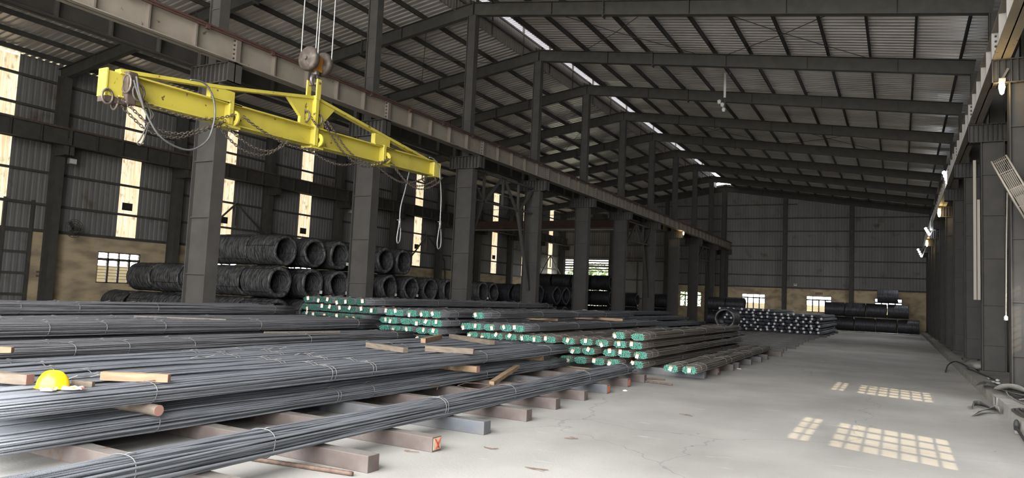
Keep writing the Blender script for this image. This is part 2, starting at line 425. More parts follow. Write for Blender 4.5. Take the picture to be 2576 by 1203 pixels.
# left wall sheets between the translucent strips
edges = [Y0] + [e for y in STRIPS for e in (y - .5, y + .5)] + [YB]
mb = MB()
for i in range(0, len(edges), 2):
    sheet(mb, corr(edges[i], edges[i + 1], .25, .018), lambda u, d: (XL - d, u, ZB), lambda u, d: (XL - d, u, ztop(XL) + .2))
structure(mb.build('wall_left', 'wall'), 'dark ribbed sheet wall on the left')
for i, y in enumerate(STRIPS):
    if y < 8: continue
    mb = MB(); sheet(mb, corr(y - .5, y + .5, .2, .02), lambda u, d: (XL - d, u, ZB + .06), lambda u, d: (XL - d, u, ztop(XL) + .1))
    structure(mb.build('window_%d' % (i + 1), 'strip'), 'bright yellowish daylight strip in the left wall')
WIN_W, WZ0, WZ1 = 2.15, 1.45, 2.92
def base_wall(name, fixed, axis, u0, u1, wins, th, label, m='plaster', top=ZB):
    """plaster wall with window holes; wins: (centre, width)"""
    mb = MB()
    def bx(a, b, z0, z1):
        if axis == 'Y': mb.box(min(fixed, fixed + th), max(fixed, fixed + th), a, b, z0, z1)
        else: mb.box(a, b, min(fixed, fixed + th), max(fixed, fixed + th), z0, z1)
    u = u0
    for c, w in sorted(wins):
        bx(u, c - w / 2, 0, top); bx(c - w / 2, c + w / 2, 0, WZ0); bx(c - w / 2, c + w / 2, WZ1, top); u = c + w / 2
    bx(u, u1, 0, top)
    return structure(mb.build(name, m), label)
left_wins = [(21.52, WIN_W), (27.5, WIN_W), (33.5, WIN_W)]
base_wall('wall_left', XL, 'Y', 17.45, YB, left_wins, -.22, 'stained ochre plaster base of the left wall')
base_wall('wall_left', XL, 'Y', Y0, 13.6, [], -.22, 'stained ochre plaster base of the left wall near the front')
back_wins = [(-18.41, WIN_W), (-12.37, WIN_W), (-6.57, WIN_W), (-.9, WIN_W)]
base_wall('wall_back', YB, 'X', -20.9, XR, back_wins, .22, 'stained ochre plaster base of the back wall')
right_wins = [(9.78, 2.3), (16.62, 2.2)]
base_wall('wall_right', XR, 'Y', Y0, YB, right_wins, .12, 'dusty plaster base of the right wall', 'wall')
mb = MB()
sheet(mb, corr(-20.9, XR), lambda u, d: (u, YB + d, ZB), lambda u, d: (u, YB + d, ztop(u) + .2))
sheet(mb, corr(-27.0, -20.9), lambda u, d: (u, YB + d, 5.9), lambda u, d: (u, YB + d, ztop(u) + .2))
sheet(mb, corr(-32.3, -27.0), lambda u, d: (u, YB + d, 5.9), lambda u, d: (u, YB + d, ztop(u) + .2))
sheet(mb, corr(XL - .3, -32.3), lambda u, d: (u, YB + d, 0), lambda u, d: (u, YB + d, ztop(u) + .2))
structure(mb.build('wall_back', 'wall'), 'dark ribbed sheet wall at the back')
mb = MB(); sheet(mb, corr(Y0, YB), lambda u, d: (XR + d, u, ZB), lambda u, d: (XR + d, u, ztop(XR) + .2))
structure(mb.build('wall_right', 'wall'), 'dark ribbed sheet wall on the right')
mb = MB()
mb.box(XL, XL + .06, Y0, YB, ZB - .05, ZB + .08); mb.box(-20.9, XR, YB - .06, YB, ZB - .05, ZB + .08); mb.box(XR - .06, XR, Y0, YB, ZB - .05, ZB + .08)
structure(mb.build('trim_5', 'frame'), 'dark ledge between plaster base and sheet wall')
def girts():
    n = 0
    for z in GIRTS:
        n += 1
        mb = MB(); mb.box(XL + .0, XL + .14, Y0, YB, z - .05, z + .05); structure(mb.build('trim_%d' % (n + 5), 'frame'), 'dark girt on the left wall')
        mb = MB(); mb.box(XR - .12, XR, Y0, YB, z - .05, z + .05); structure(mb.build('trim_%d' % (n + 15), 'frame'), 'dark girt on the right wall')
        mb = MB(); mb.box(XL if z > 5.9 else -20.9, XR, YB - .12, YB, z - .05, z + .05); structure(mb.build('trim_%d' % (n + 10), 'frame'), 'dark girt on the back wall')
    mb = MB(); mb.box(-22, -8.5, YB - .12, YB, 11.45, 11.55); structure(mb.build('trim_21', 'frame'), 'dark top girt on the back wall')
girts()

# barred windows: frame, transom with two rows, four sashes with bars
def window(n, c, axis, fixed, label, width=WIN_W):
    mb = MB(); w = width / 2
    def bx(u0, u1, z0, z1, t=.05):
        if axis == 'Y': mb.box(fixed - t, fixed + t, u0, u1, z0, z1)
        else: mb.box(u0, u1, fixed - t, fixed + t, z0, z1)
    zt = WZ0 + (WZ1 - WZ0) * .76
    bx(c - w, c + w, WZ0, WZ0 + .05); bx(c - w, c + w, WZ1 - .05, WZ1); bx(c - w, c - w + .05, WZ0, WZ1); bx(c + w - .05, c + w, WZ0, WZ1)
    bx(c - w, c + w, zt - .06, zt + .06)
    for q in (-.5, 0, .5): bx(c + q * w - .05, c + q * w + .05, WZ0, zt); bx(c + q * w - .025, c + q * w + .025, zt, WZ1)
    fr = structure(mb.build('window_%d' % n, 'winframe'), label)
    mb = MB()
    for i in range(1, 7):
        z = WZ0 + .05 + (zt - .06 - WZ0 - .05) * i / 7; bx(c - w, c + w, z - .009, z + .009, .009)
    z = (zt + WZ1) / 2; bx(c - w, c + w, z - .009, z + .009, .009)
    b = mb.build('window_bars', 'winframe', fr)
    return fr
n = 20
for c, w in left_wins: n += 1; window(n, c, 'Y', XL - .08, 'barred four-sash window in the left ochre wall')
for c, w in back_wins: n += 1; window(n, c, 'X', YB + .08, 'barred four-sash window in the ochre back wall')
for c, w in right_wins: n += 1; window(n, c, 'Y', XR + .06, 'barred window in the right wall', w)

# large sheet door in the left wall
mb = MB(); sheet(mb, corr(13.6, 17.45, .25, .02), lambda u, d: (XL - .02 - d, u, .3), lambda u, d: (XL - .02 - d, u, 5.9))
door = structure(mb.build('door_1', 'wall'), 'large grey sheet door at the left edge')
mb = MB()
for y in (13.62, 15.0, 16.2, 17.3): mb.box(XL, XL + .09, y, y + .12, .3, 4.9)
for z in (.85, 1.75, 2.65, 3.55, 4.78): mb.box(XL, XL + .07, 13.6, 17.42, z - .05, z + .05)
mb.build('door_frame', 'frame', door)
mb = MB(); mb.box(XL - .22, XL, 13.6, 17.45, 0, .32); structure(mb.build('wall_left', 'plaster'), 'low sill under the left sheet door')
# back: raised roller door with the yard beyond, and a closed leaf door
mb = MB()
sheet(mb, [(-32.3 + .0, 0), (-27.0, 0)], lambda u, d: (u, YB + .02, 5.15), lambda u, d: (u, YB + .02, 5.35))
for i in range(4): mb.box(-32.3, -27.0, YB, YB + .05, 4.85 + .27 * i, 4.85 + .27 * i + .15)
mb.box(-32.3, -27.0, YB - .02, YB + .08, 4.62, 4.72)
d2 = structure(mb.build('door_2', 'shutter'), 'roller door raised open at the far left of the back wall')
mb = MB(); mb.box(-27.2, -27.0, YB - .05, YB + .12, 0, 5.95); mb.box(-32.35, -32.2, YB - .05, YB + .12, 0, 5.95); mb.build('door_jamb', 'frame', d2)
mb = MB()
mb.box(-27.0, -20.9, YB, YB + .06, 0, 5.9)
d3 = structure(mb.build('door_3', 'wall'), 'closed dark sheet doors in the back wall')
mb = MB()
for x in (-26.9, -24.0, -21.05): mb.box(x - .06, x + .06, YB - .06, YB, 0, 5.9)
for z in (.1, 2.0, 3.9, 5.85): mb.box(-26.95, -20.95, YB - .06, YB, z - .06, z + .06)
mb.build('door_frame', 'frame', d3)

# portal frames
def i_beam(mb, a, b, depth, flange, tf=.02, tw=.012, up=(0, 0, 1)):
    a, b, u = Vector(a), Vector(b), Vector(up)
    d = (b - a).normalized(); l = d.cross(u).normalized(); u = l.cross(d).normalized()
    mb.beam(a, b, tw, depth - .01, up)
    for sgn in (-1, 1):
        o = u * sgn * (depth / 2 - tf / 2); mb.beam(a + o, b + o, flange, tf, up)
    return mb
for k, y in enumerate(FR):
    if y < 6: continue
    far = 'nearest the camera' if y == 6 else ORD[k - 1] + ' from the front'
    for side, xe in (('left', XL + .05), ('right', XR - .4)):
        t = thing('roof_rafter', 'dark steel roof rafter on the %s slope, %s' % (side, far), 'rafter', (XM, y, ZR - .53), 'roof rafters')
        zc0 = ztop(XM) - .265; zc1 = ztop(xe) - .265
        i_beam(MB(), (XM, y, zc0), (xe, y, zc1), .53, .24).build('beam', 'frame', t)
        for q in (.2, .5, .68, .86): 
            x = XM + (xe - XM) * q; z = ztop(x) - .265
            mb = MB(); mb.box(x - .008, x + .008, y - .11, y + .11, z - .26, z + .26); mb.build('stiffener_plate', 'frame', t)
        x = XM + (xe - XM) * .32; z = ztop(x) - .265
        mb = MB(); mb.box(x - .02, x + .02, y - .13, y + .13, z - .36, z + .3)
        for dy in (-.09, .09):
            for dz in (-.3, -.15, 0, .15): mb.lathe([(x - .05, .0), (x - .05, .022), (x + .05, .022), (x + .05, 0)], 6, 'X', (0, y + dy, z + dz))
        mb.build('bolted_splice', 'frame', t)
    mb = MB(); mb.box(XM - .02, XM + .02, y - .12, y + .12, ZR - .55, ZR + .06); mb.box(XM - .16, XM - .14, y - .1, y + .1, ZR - .02, ZR + .14); mb.box(XM + .14, XM + .16, y - .1, y + .1, ZR - .02, ZR + .14)
    tag(mb.build('ridge_plate', 'frame', None, (XM, y, ZR - .5)), 'steel ridge plate joining the rafters, ' + far, 'plate', 'ridge plates')
# purlins
def purlins():
    for side, sx in (('right', 1), ('left', -1)):
        xs = [OPEN + .05 + 1.47 * i for i in range(12)]
        for i, dx in enumerate(xs):
            x = XM + sx * dx
            if x > XR - .1 or x < XL + .1: continue
            z = ztop(x); mb = MB(); mb.box(x - .035, x + .035, Y0, YB, z, z + .018); mb.box(x - .009, x + .009, Y0, YB, z, z + ZS); mb.box(x - .035, x + .035, Y0, YB, z + ZS - .018, z + ZS - .002)
            tag(mb.build('roof_purlin', 'frame', None, (x, Y0, z)), 'dark roof purlin, %s down from the ridge on the %s slope' % (ORD[i], side), 'purlin', 'roof purlins')
purlins()
# bracing rods in the roof
def rods():
    q = 0
    for y0, y1 in ((24, 30), (42, 48)):
        for xa, xb in ((-13, -7.5), (-6.5, -1), (-17.5, -22), (-23, -28)):
            side = 'right' if xa > XM else 'left'
            t = thing('brace_rods', 'pair of thin crossed bracing rods under the %s roof, %s bay' % (side, 'near' if y0 == 24 else 'far'), 'brace', (xa, y0, ztop(xa) - .05), 'roof bracing')
            MB().tube([(xa, y0, ztop(xa) - .03), ((xa + xb) / 2, (y0 + y1) / 2, ztop((xa + xb) / 2) - .10), (xb, y1, ztop(xb) - .03)], .014, 5).build('rod', 'frame', t)
            MB().tube([(xa, y1, ztop(xa) - .03), ((xa + xb) / 2, (y0 + y1) / 2, ztop((xa + xb) / 2) - .13), (xb, y0, ztop(xb) - .03)], .014, 5).build('rod', 'frame', t)
rods()

# columns: centre line (deep, with brackets both sides and a post up to the ridge), right line, left line
def ribbed_bracket(mb, x0, x1, y, z0, z1, w=.42):
    mb.box(x0, x1, y - .015, y + .015, z0, z1); mb.box(x0, x1, y - w / 2, y + w / 2, z1 - .02, z1); mb.box(x0, x1, y - w / 2, y + w / 2, z0, z0 + .02)
    mb.box(x0, x0 + .02, y - w / 2, y + w / 2, z0, z1); mb.box(x1 - .02, x1, y - w / 2, y + w / 2, z0, z1)
    nn = 9
    for i in range(1, nn):
        x = x0 + (x1 - x0) * i / nn; mb.box(x - .008, x + .008, y - w / 2 + .01, y + w / 2 - .01, z0, z1)
    mb.box(x0 + .02, x1 - .02, y - .12, y + .12, z0 + .01, z1 - .01)
    return mb
def column_mesh(mb, x0, x1, y, z0, z1, fw=.36):
    mb.box(x0, x0 + .024, y - fw / 2, y + fw / 2, z0, z1); mb.box(x1 - .024, x1, y - fw / 2, y + fw / 2, z0, z1)
    mb.box(x0 + .02, x1 - .02, y - .09, y + .09, z0, z1); return mb
def seams(t, x0, x1, y, zs, fw=.36):
    for z in zs:
        mb = MB(); mb.box(x0 + .01, x1 - .01, y - fw / 2 + .04, y + fw / 2 - .04, z - .014, z + .014); mb.build('stiffener_plate', 'column', t)
for k, y in enumerate(FR):
    if y < 6: continue
    o = ORD[k - 1] + ' from the front'
    t = thing('crane_column', 'tall grey steel column of the centre row, ' + o, 'column', (-15.16, y, 0), 'centre columns')
    column_mesh(MB(), -15.55, -14.78, y, 0, 6.9).build('shaft', 'column', t)
    seams(t, -15.55, -14.78, y, (.62, 1.9, 3.3, 4.7, 5.9))
    ribbed_bracket(MB(), -15.86, -14.48, y, 6.64, 7.14).build('bracket', 'column', t)
    column_mesh(MB(), -15.39, -15.01, y, 7.1, 12.92, .3).build('upper_post', 'column', t)
    seams(t, -15.39, -15.01, y, (8.6, 9.9, 11.2), .3)
    mb = MB(); mb.box(-15.65, -14.68, y - .3, y + .3, 0, .03); mb.build('base_plate', 'column', t)
    if y >= 12:
        t = thing('crane_column', 'grey steel column along the right edge, ' + o, 'column', (2.28, y, 0), 'right columns')
        column_mesh(MB(), 2.0, 2.56, y, 0, 6.7).build('shaft', 'column', t)
        seams(t, 2.0, 2.56, y, (.95, 2.05, 3.35, 4.55, 5.7))
        ribbed_bracket(MB(), 1.70, 2.72, y, 6.62, 7.14).build('bracket', 'column', t)
        column_mesh(MB(), 2.22, 2.58, y, 7.1, ztop(2.4) - .45, .3).build('upper_post', 'column', t)
        mb = MB(); mb.box(1.93, 2.62, y - .3, y + .3, 0, .25); mb.build('base_plate', 'column', t)
    t = thing('crane_column', 'dark steel column against the left wall, ' + o, 'column', (-32.6, y, 0), 'left wall columns')
    column_mesh(MB(), -32.85, -32.3, y, 0, ztop(-32.5) - .4, .34).build('shaft', 'frame', t)
    ribbed_bracket(MB(), -32.5, -31.75, y, 6.9, 7.34).build('bracket', 'frame', t)
# back wall posts
for x, z, lab in ((-9.55, 0, 'back wall post left of the second barred window from the right'), (-3.85, 0, 'back wall post near the right coil pile')):
    tag(column_mesh(MB(), x - .2, x + .2, YB - .25, 0, ztop(x) - .5, .3).build('wall_post', 'frame', None, (x, YB - .25, 0)), 'dark steel ' + lab, 'post', 'back wall posts')
tag(column_mesh(MB(), -15.4, -15.0, YB - .45, 0, 12.9, .3).build('wall_post', 'frame', None, (-15.2, YB - .45, 0)), 'dark steel post on the back wall under the ridge', 'post', 'back wall posts')
tag(column_mesh(MB(), -26.95, -26.6, YB - .25, 0, ztop(-26.8) - .4, .3).build('wall_post', 'frame', None, (-26.8, YB - .25, 0)), 'dark steel back wall post between the open and the closed door', 'post', 'back wall posts')
tag(column_mesh(MB(), -21.1, -20.75, YB - .25, 0, ztop(-21) - .4, .3).build('wall_post', 'frame', None, (-20.9, YB - .25, 0)), 'dark steel back wall post right of the closed door', 'post', 'back wall posts')

# crane girders
def girder(xf, xweb, z0, z1, label, m, stiff, y0, y1, face=1, pale=None, rail=True):
    t = thing('crane_girder', label, 'girder', (xweb, y0, z0), 'crane runway girders')
    mb = MB(); xb = xweb - (xf - xweb)
    a, b = min(xf, xb), max(xf, xb)
    mb.box(a, b, y0, y1, z0, z0 + .025); mb.box(a, b, y0, y1, z1 - .025, z1); mb.box(xweb - .012, xweb + .012, y0, y1, z0, z1)
    mb.build('beam', m, t)
    mb = MB(); mb.box(a + .01 - xweb, b - .01 - xweb, -.022, .022, .02, z1 - z0 - .02); me = mb.mesh('stiffener_plate', stiff)
    y = 6.0
    while y < y1 - .2:
        for q in range(1, 5): part('stiffener_plate', me, t, (0, y + 1.2 * q - y0, 0))
        y += 6
    mb = MB(); mb.box(a - xweb, b - xweb, -.065, .065, 0, z1 - z0); me = mb.mesh('joint_plate', stiff)
    mb = MB(); mb.lathe([(-.10, 0), (-.10, .022), (.10, .022), (.10, 0)], 6, 'Y'); mb2 = mb.mesh('joint_bolt', 'cone')
    for y in FR[1:]:
        if y > y1 + .1: continue
        j = part('joint_plate', me, t, (0, y - y0, 0))
        for q in range(5):
            if y < 37: part('joint_bolt', mb2, j, (xf - .07 * (1 if xf > xweb else -1) - xweb, 0, .1 + (z1 - z0 - .2) * q / 4))
    if rail:
        mb = MB(); mb.box(xweb - .04, xweb + .04, y0, y1, z1, z1 + .09); mb.build('rail', 'rust', t)
    return t, a, b
gl, a, b = girder(-14.40, -14.56, 7.14, 7.78, 'long pale steel crane girder along the centre columns, facing the aisle', 'girder', 'girder_rib', Y0, YB - .5)
mb = MB(); mb.tube([(-14.37, Y0, 7.775), (-14.37, YB - .6, 7.775)], .024, 6); mb.box(-14.40, -14.36, Y0, YB - .6, 7.70, 7.73)
mb.build('conductor_bar', 'rail_red', gl)
mb = MB()
for y in [7 + 2.0 * i for i in range(32)]: mb.box(-14.40, -14.34, y, y + .10, 7.66, 7.75)
mb.build('conductor_clip', 'rail_red', gl)
girder(-15.98, -15.84, 7.14, 7.74, 'darker crane girder behind the centre columns, over the coil bay', 'column', 'column', Y0, YB - .5)
girder(1.71, 1.87, 7.14, 7.78, 'pale crane girder along the right columns', 'girder', 'girder_pale', 8, YB - .5)
girder(-31.72, -31.86, 7.34, 8.04, 'dark crane girder along the left wall', 'frame', 'frame', Y0, YB - .5)

# lattice bracing between columns
def lattice(y0, y1, x, label):
    t = thing('column_bracing', label, 'brace', (x, (y0 + y1) / 2, 1.9), 'lattice bracing between centre columns')
    g = lambda f: y0 + (y1 - y0) * f
    def bar(n, p, q, w=.09): MB().beam((x, g(p[0]), p[1]), (x, g(q[0]), q[1]), w, w).build(n, 'column', t)
    bar('top_chord', (.03, 6.75), (.97, 6.75)); bar('bottom_chord', (.03, 5.52), (.97, 5.58), .07)
    for f in (.23, .5, .74): bar('upright', (f, 5.5), (f, 6.75))
    for p, q in (((.03, 6.6), (.23, 5.5)), ((.25, 5.55), (.48, 6.75)), ((.52, 6.75), (.72, 5.5)), ((.75, 5.5), (.97, 6.6))): bar('diagonal', p, q)
    bar('long_brace', (.22, 5.5), (.03, 3.2), .10); bar('long_brace', (.74, 5.5), (.97, 2.0), .12)
lattice(24, 30, -15.16, 'grey lattice bracing between centre columns just right of the yellow beam')
lattice(42, 48, -15.16, 'grey lattice bracing between centre columns near the middle of the hall')
lattice(60, 66, -15.16, 'small dark lattice bracing between the last centre columns')
def tri_brace(y, label):
    t = thing('wall_bracing', label, 'brace', (-32.6, y, 4), 'triangle bracing on the left wall')
    for n, a, b in (('bar', (y, 6.15), (y - 2.4, 3.9)), ('bar', (y, 6.15), (y + 2.6, 4.3)), ('bar', (y, 6.15), (y, 4.9)), ('bar', (y + 2.6, 4.3), (y + 2.9, 2.2))):
        MB().beam((-32.6, a[0], a[1]), (-32.6, b[0], b[1]), .08, .08).build(n, 'frame', t)
tri_brace(27.8, 'dark triangular bracing crossing the third daylight strip of the left wall')
tri_brace(46.3, 'dark triangular bracing by the left wall behind the hanging rope loops')
tri_brace(69.0, 'dark triangular bracing at the far end of the left wall')

# ------------------------------------------------------------------ reinforcing-bar bundles
def bundle_kit(seed, hw=.165, hh=.085, r=.0118, L=11.7, rings=11, sides=6, drift=.016, spread=.14, gap=1.10):
    """meshes of one tied bundle lying along +Y from y = 0, resting height at its centre"""
    rnd = random.Random(seed); cs = []
    dx = 2 * r * gap; dz = dx * .866; row = 0; z = -hh + r
    while z <= hh - r + 1e-6:
        x = -hw + r + (dx / 2 if row % 2 else 0)
        while x <= hw - r + 1e-6:
            u, v = x / hw, z / hh
            if abs(u) ** 2.4 + (abs(v) ** 2.4 if v > 0 else abs(v) ** 4) <= .93: cs.append((x + rnd.uniform(-.0035, .0035), z + rnd.uniform(-.003, .003)))
            x += dx
        z += dz; row += 1
    bars = MB(); bars.smooth = True; ends = MB()
    for (x, z) in cs:
        y0 = rnd.uniform(-.02, .03); y1 = L + rnd.uniform(-.12, .08)
        p1, p2, a, b = rnd.uniform(0, 6.28), rnd.uniform(0, 6.28), rnd.uniform(-drift, drift), rnd.uniform(-drift, drift) * .5
        w1 = rnd.uniform(.8, 2.2); pts = []
        for i in range(rings):
            t = i / (rings - 1); bul = 1 + spread * abs(math.sin(3 * PI * t)) * .8
            k = min(1, t * 8)
            xx = x * bul + k * a * math.sin(w1 * PI * t * 2 + p1) ; zz = z * (1 + .10 * abs(math.sin(3 * PI * t))) + k * b * math.sin(w1 * PI * t * 2 + p2)
            pts.append((xx, y0 + (y1 - y0) * t, max(zz, -hh + r * .8)))
        bars.tube(pts, r, sides)
        q = pts[0]; ends.tube([(q[0], y0 - .003, q[2]), (q[0], y0 + .014, q[2])], r + .0008, sides)
    tie = MB(); tie.smooth = True; lp = []
    for k in range(20):
        a = 2 * PI * k / 20; c, s_ = math.cos(a), math.sin(a)
        lp.append(((hw + .020) * math.copysign(abs(c) ** .8, c), .012 * math.sin(a * 2), (hh + .016) * math.copysign(abs(s_) ** .8, s_)))
    tie.tube(lp, .0045, 5, closed=True)
    tie.tube([(.02, 0, hh + .012), (.05, .02, hh + .03), (.09, .05, hh + .028)], .0045, 5)
    return dict(L=L, hh=hh, hw=hw, bars=bars, ends=ends, tie=tie, me={})
KIT = [bundle_kit(s) for s in (1, 2, 3)]
KITR = [bundle_kit(11, .15, .115, .0098, L=13.4, rings=25, sides=7, drift=.055, spread=.12, gap=1.24), bundle_kit(12, .19, .095, .0098, L=11.9, rings=19, sides=7, drift=.035, gap=1.24), bundle_kit(13, .19, .095, .0098, L=11.9, rings=19, sides=7, drift=.03, gap=1.24)]
KITF = [bundle_kit(s, .175, .088, .021, L=11.7, rings=5, sides=5) for s in (21, 22)]
tg = MB(); tg.box(-.038, .038, -.002, .002, -.055, .055); tg.m = 1; tg.box(-.038, .038, -.0025, .0025, .034, .055); tg.m = 2
for i in range(4): tg.box(-.03, -.03 + (.05, .035, .055, .03)[i], -.0026, .0026, .02 - .02 * i, .024 - .02 * i)
TAG = tg.mesh('paper_tag', ['paper', 'orange', 'print'])
tg = MB(); tg.box(-.06, .06, -.003, .003, -.06, .06); TAGW = tg.mesh('white_tag', 'paper')
RB = random.Random(5)
def bundle(kit, x, y, z, barm, endm, label, group, ties=(.5, 1.2, 3.6, 6.1, 8.4, 10.9), tagc=None, rz=0, far=False):
    t = thing('rebar_bundle', label, 'rebar bundle', (x, y, z), group, keep=False); t.rotation_euler = (0, 0, rz)
    def me(k, m):
        if (k, m) not in kit['me']: kit['me'][(k, m)] = kit[k].mesh(k, m)
        return kit['me'][(k, m)]
    part('rebars', me('bars', barm), t)
    if endm: part('painted_ends', me('ends', endm), t)
    for q in ties: part('wire_tie', me('tie', 'tie'), t, (0, q, 0), (0, 0, RB.uniform(-.06, .06)))
    if tagc:
        dx, dz, an = tagc; part('paper_tag', TAGW if far else TAG, t, (dx, -.035, dz), (RB.uniform(-.15, .05), an, RB.uniform(-.2, .2)))
    return t

# near stack: long grey bundles running away from the camera
bundle(KITR[0], -5.13, 1.6, .16 + .115, 'bar_blue', None, 'single grey rebar bundle lying nearest the aisle, lowest in front', 'near stack bundles', (1.9, 3.25, 6.05, 6.1, 7.9, 10.8, 12.9))
xs0 = [-6.83, -7.26, -7.68, -8.10, -8.52, -8.94, -9.36]
for i, x in enumerate(xs0):
    bundle(KITR[1 + i % 2], x, 3.35 + .1 * (i % 3), .16 + .097, 'bar_blue', None, '%s rebar bundle from the aisle in the bottom layer under the helmet' % ORD[i + 1], 'near stack bundles', (1.55, 4.2, 4.26, 4.95, 8.2, 10.9) if i == 0 else ())
for i, x in enumerate(xs0):
    bundle(KITR[2 - i % 2], x + .06 - .02 * i, 3.3 + .15 * (i % 2), .475 + .097, 'bar_blue', None, '%s rebar bundle from the aisle in the layer that carries the helmet' % ORD[i], 'near stack bundles', (1.5, 4.05, 4.12, 4.9, 4.96, 8.1, 10.8))
LAY = [(.255, -9.95, 10), (.47, -9.95, 10), (.69, -10.1, 10), (.905, -11.2, 8), (1.12, -13.35, 3)]
LN = ['bottom', 'second', 'third', 'fourth', 'topmost']
for li, (z, xa, nb) in enumerate(LAY):
    for i in range(nb):
        x = xa - .425 * i
        vis = i < 2 or li >= 3
        bundle(KITR[1 + (i + li) % 2] if vis else KIT[i % 3], x, (1.95, 1.6, 1.75, 1.9, 1.3)[li] + .09 * ((i * 2 + li) % 3), z, 'bar_grey', None,
               '%s rebar bundle from the aisle in the %s layer of the left back stack' % (ORD[i], LN[li]), 'left stack bundles',
               (.6, 3.4 + .3 * li, 4.1 + .35 * li, 5.3 + .3 * li, 8.9 - .2 * li, 11.2) if vis else ())

# green-ended stacks
def row(pts, y, zf, stack, rown, barm, endm, tags=True, kit=KIT, mirror=1):
    for i, (x, z) in enumerate(pts):
        if 'right green' in stack: f = min(1, max(0, (-x - 6.5) / 2.5)); x *= 1 - .031 * f; y = 16.3 - .5 * f   # the stack's left half stands a little further forward
        k = kit[(i * 2 + int(z * 10)) % 3]
        bundle(k, x, y + RB.uniform(-.05, .05), z, barm, endm, 'green-ended rebar bundle, %s from the left in the %s row of the %s' % (ORD[i], rown, stack), 'green-ended bundles in the ' + stack,
               (.35, .8, 3.4, 6, 8.6, 11.2), (RB.uniform(-.1, .1), RB.uniform(-.05, .05), RB.uniform(-.5, .5)) if tags and RB.random() < .93 else None)
ST = 'leftmost green stack'
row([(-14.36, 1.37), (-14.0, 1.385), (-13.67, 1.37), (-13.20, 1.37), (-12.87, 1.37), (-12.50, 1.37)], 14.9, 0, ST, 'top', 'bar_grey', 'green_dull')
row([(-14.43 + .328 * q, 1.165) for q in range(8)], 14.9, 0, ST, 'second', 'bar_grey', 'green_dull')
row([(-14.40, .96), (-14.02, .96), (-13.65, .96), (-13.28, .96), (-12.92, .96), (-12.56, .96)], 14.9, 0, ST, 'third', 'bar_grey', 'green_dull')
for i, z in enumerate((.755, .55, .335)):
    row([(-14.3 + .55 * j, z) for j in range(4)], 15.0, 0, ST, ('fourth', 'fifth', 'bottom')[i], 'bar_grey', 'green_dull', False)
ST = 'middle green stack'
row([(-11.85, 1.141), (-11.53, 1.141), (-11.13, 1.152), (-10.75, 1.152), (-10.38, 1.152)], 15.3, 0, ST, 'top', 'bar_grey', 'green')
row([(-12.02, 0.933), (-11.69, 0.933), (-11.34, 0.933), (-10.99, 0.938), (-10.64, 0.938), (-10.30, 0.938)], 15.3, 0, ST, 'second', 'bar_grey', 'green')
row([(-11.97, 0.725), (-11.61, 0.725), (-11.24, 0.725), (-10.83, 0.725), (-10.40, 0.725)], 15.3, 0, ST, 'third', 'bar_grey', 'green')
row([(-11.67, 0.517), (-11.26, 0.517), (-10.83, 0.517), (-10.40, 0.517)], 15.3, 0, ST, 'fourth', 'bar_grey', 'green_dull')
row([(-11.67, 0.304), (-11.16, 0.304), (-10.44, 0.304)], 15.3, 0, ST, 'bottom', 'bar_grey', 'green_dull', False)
ST = 'right green stack'
row([(-9.70, 1.18)], 16.3, 0, ST, 'topmost', 'bar_grey', 'green')
row([(-10.10, .89), (-9.73, .90), (-9.36, .90), (-8.85, .915), (-8.51, .915)], 16.3, 0, ST, 'second', 'bar_grey', 'green')
row([(-9.86, .68), (-9.47, .68), (-9.11, .69), (-8.72, .69), (-8.35, .69), (-8.0, .69), (-7.63, .69), (-7.10, .69), (-6.67, .69), (-6.25, .69), (-5.81, .69), (-5.42, .69)], 16.3, 0, ST, 'third', 'bar_brown', 'green')
row([(-9.6, .47), (-9.06, .475), (-8.54, .475), (-8.17, .475), (-7.78, .475), (-7.36, .475), (-6.97, .475), (-6.58, .475), (-6.05, .475), (-5.69, .475), (-5.30, .475)], 16.3, 0, ST, 'fourth', 'bar_brown', 'green')
row([(-9.3, .255), (-8.6, .255), (-7.9, .255), (-7.17, .25), (-6.78, .25), (-6.32, .25), (-5.95, .25), (-5.38, .25)], 16.3, 0, ST, 'bottom', 'bar_brown', 'green')
row([(-5.86, .895), (-5.36, .895)], 16.3, 0, ST, 'capping', 'bar_brown', 'green')
ST = 'pair by the aisle'
for i, (x, kk, lab) in enumerate(((-4.53, KIT[0], 'left'), (-4.11, KIT[2], 'right'))):
    bundle(kk, x, 16.15, .248, 'bar_brown', 'green', 'brownish green-ended rebar bundle alone by the aisle, %s of the two' % lab, 'aisle pair of bundles', (.4, .9, 3.2, 3.9, 5.8, 7.2, 9.3, 11.2), (.0, 0, .35 - .3 * i), rz=.012)
# dark bundles behind the green stacks
for li, (z, xa, nb) in enumerate(((.26, -7.6, 13), (.475, -8.5, 11), (.69, -9.6, 8), (.905, -10.6, 6), (1.12, -11.6, 3))):
    for i in range(nb):
        bundle(KIT[(i + li) % 3], xa - .43 * i, 28.9 + .2 * ((i + li) % 3), z, 'bar_dark', None, 'dark rebar bundle behind the green stacks, %s from the aisle in the %s layer' % (ORD[i], LN[li]), 'dark bundles behind the green stacks', (.8, 5.5, 10.8) if i < 2 else ())
# far stack of dark bundles with white tags
for ri in range(7):
    for i in range(15):
        x = -4.32 - .425 * i - (.12 if ri % 2 else 0)
        if ri == 6 and i < 7: continue
        bundle(KITF[(i + ri) % 2], x, 48 + RB.uniform(-.1, .1), .27 + .205 * ri, 'bar_dark', 'navy',
               'dark tagged bundle of the far stack, %s from the right, %s row up' % (ORD[i], ORD[ri]), 'far stack bundles', (), (RB.uniform(-.1, .12), RB.uniform(-.02, .06), RB.uniform(-.6, .6)) if RB.random() < .9 else None, far=True)

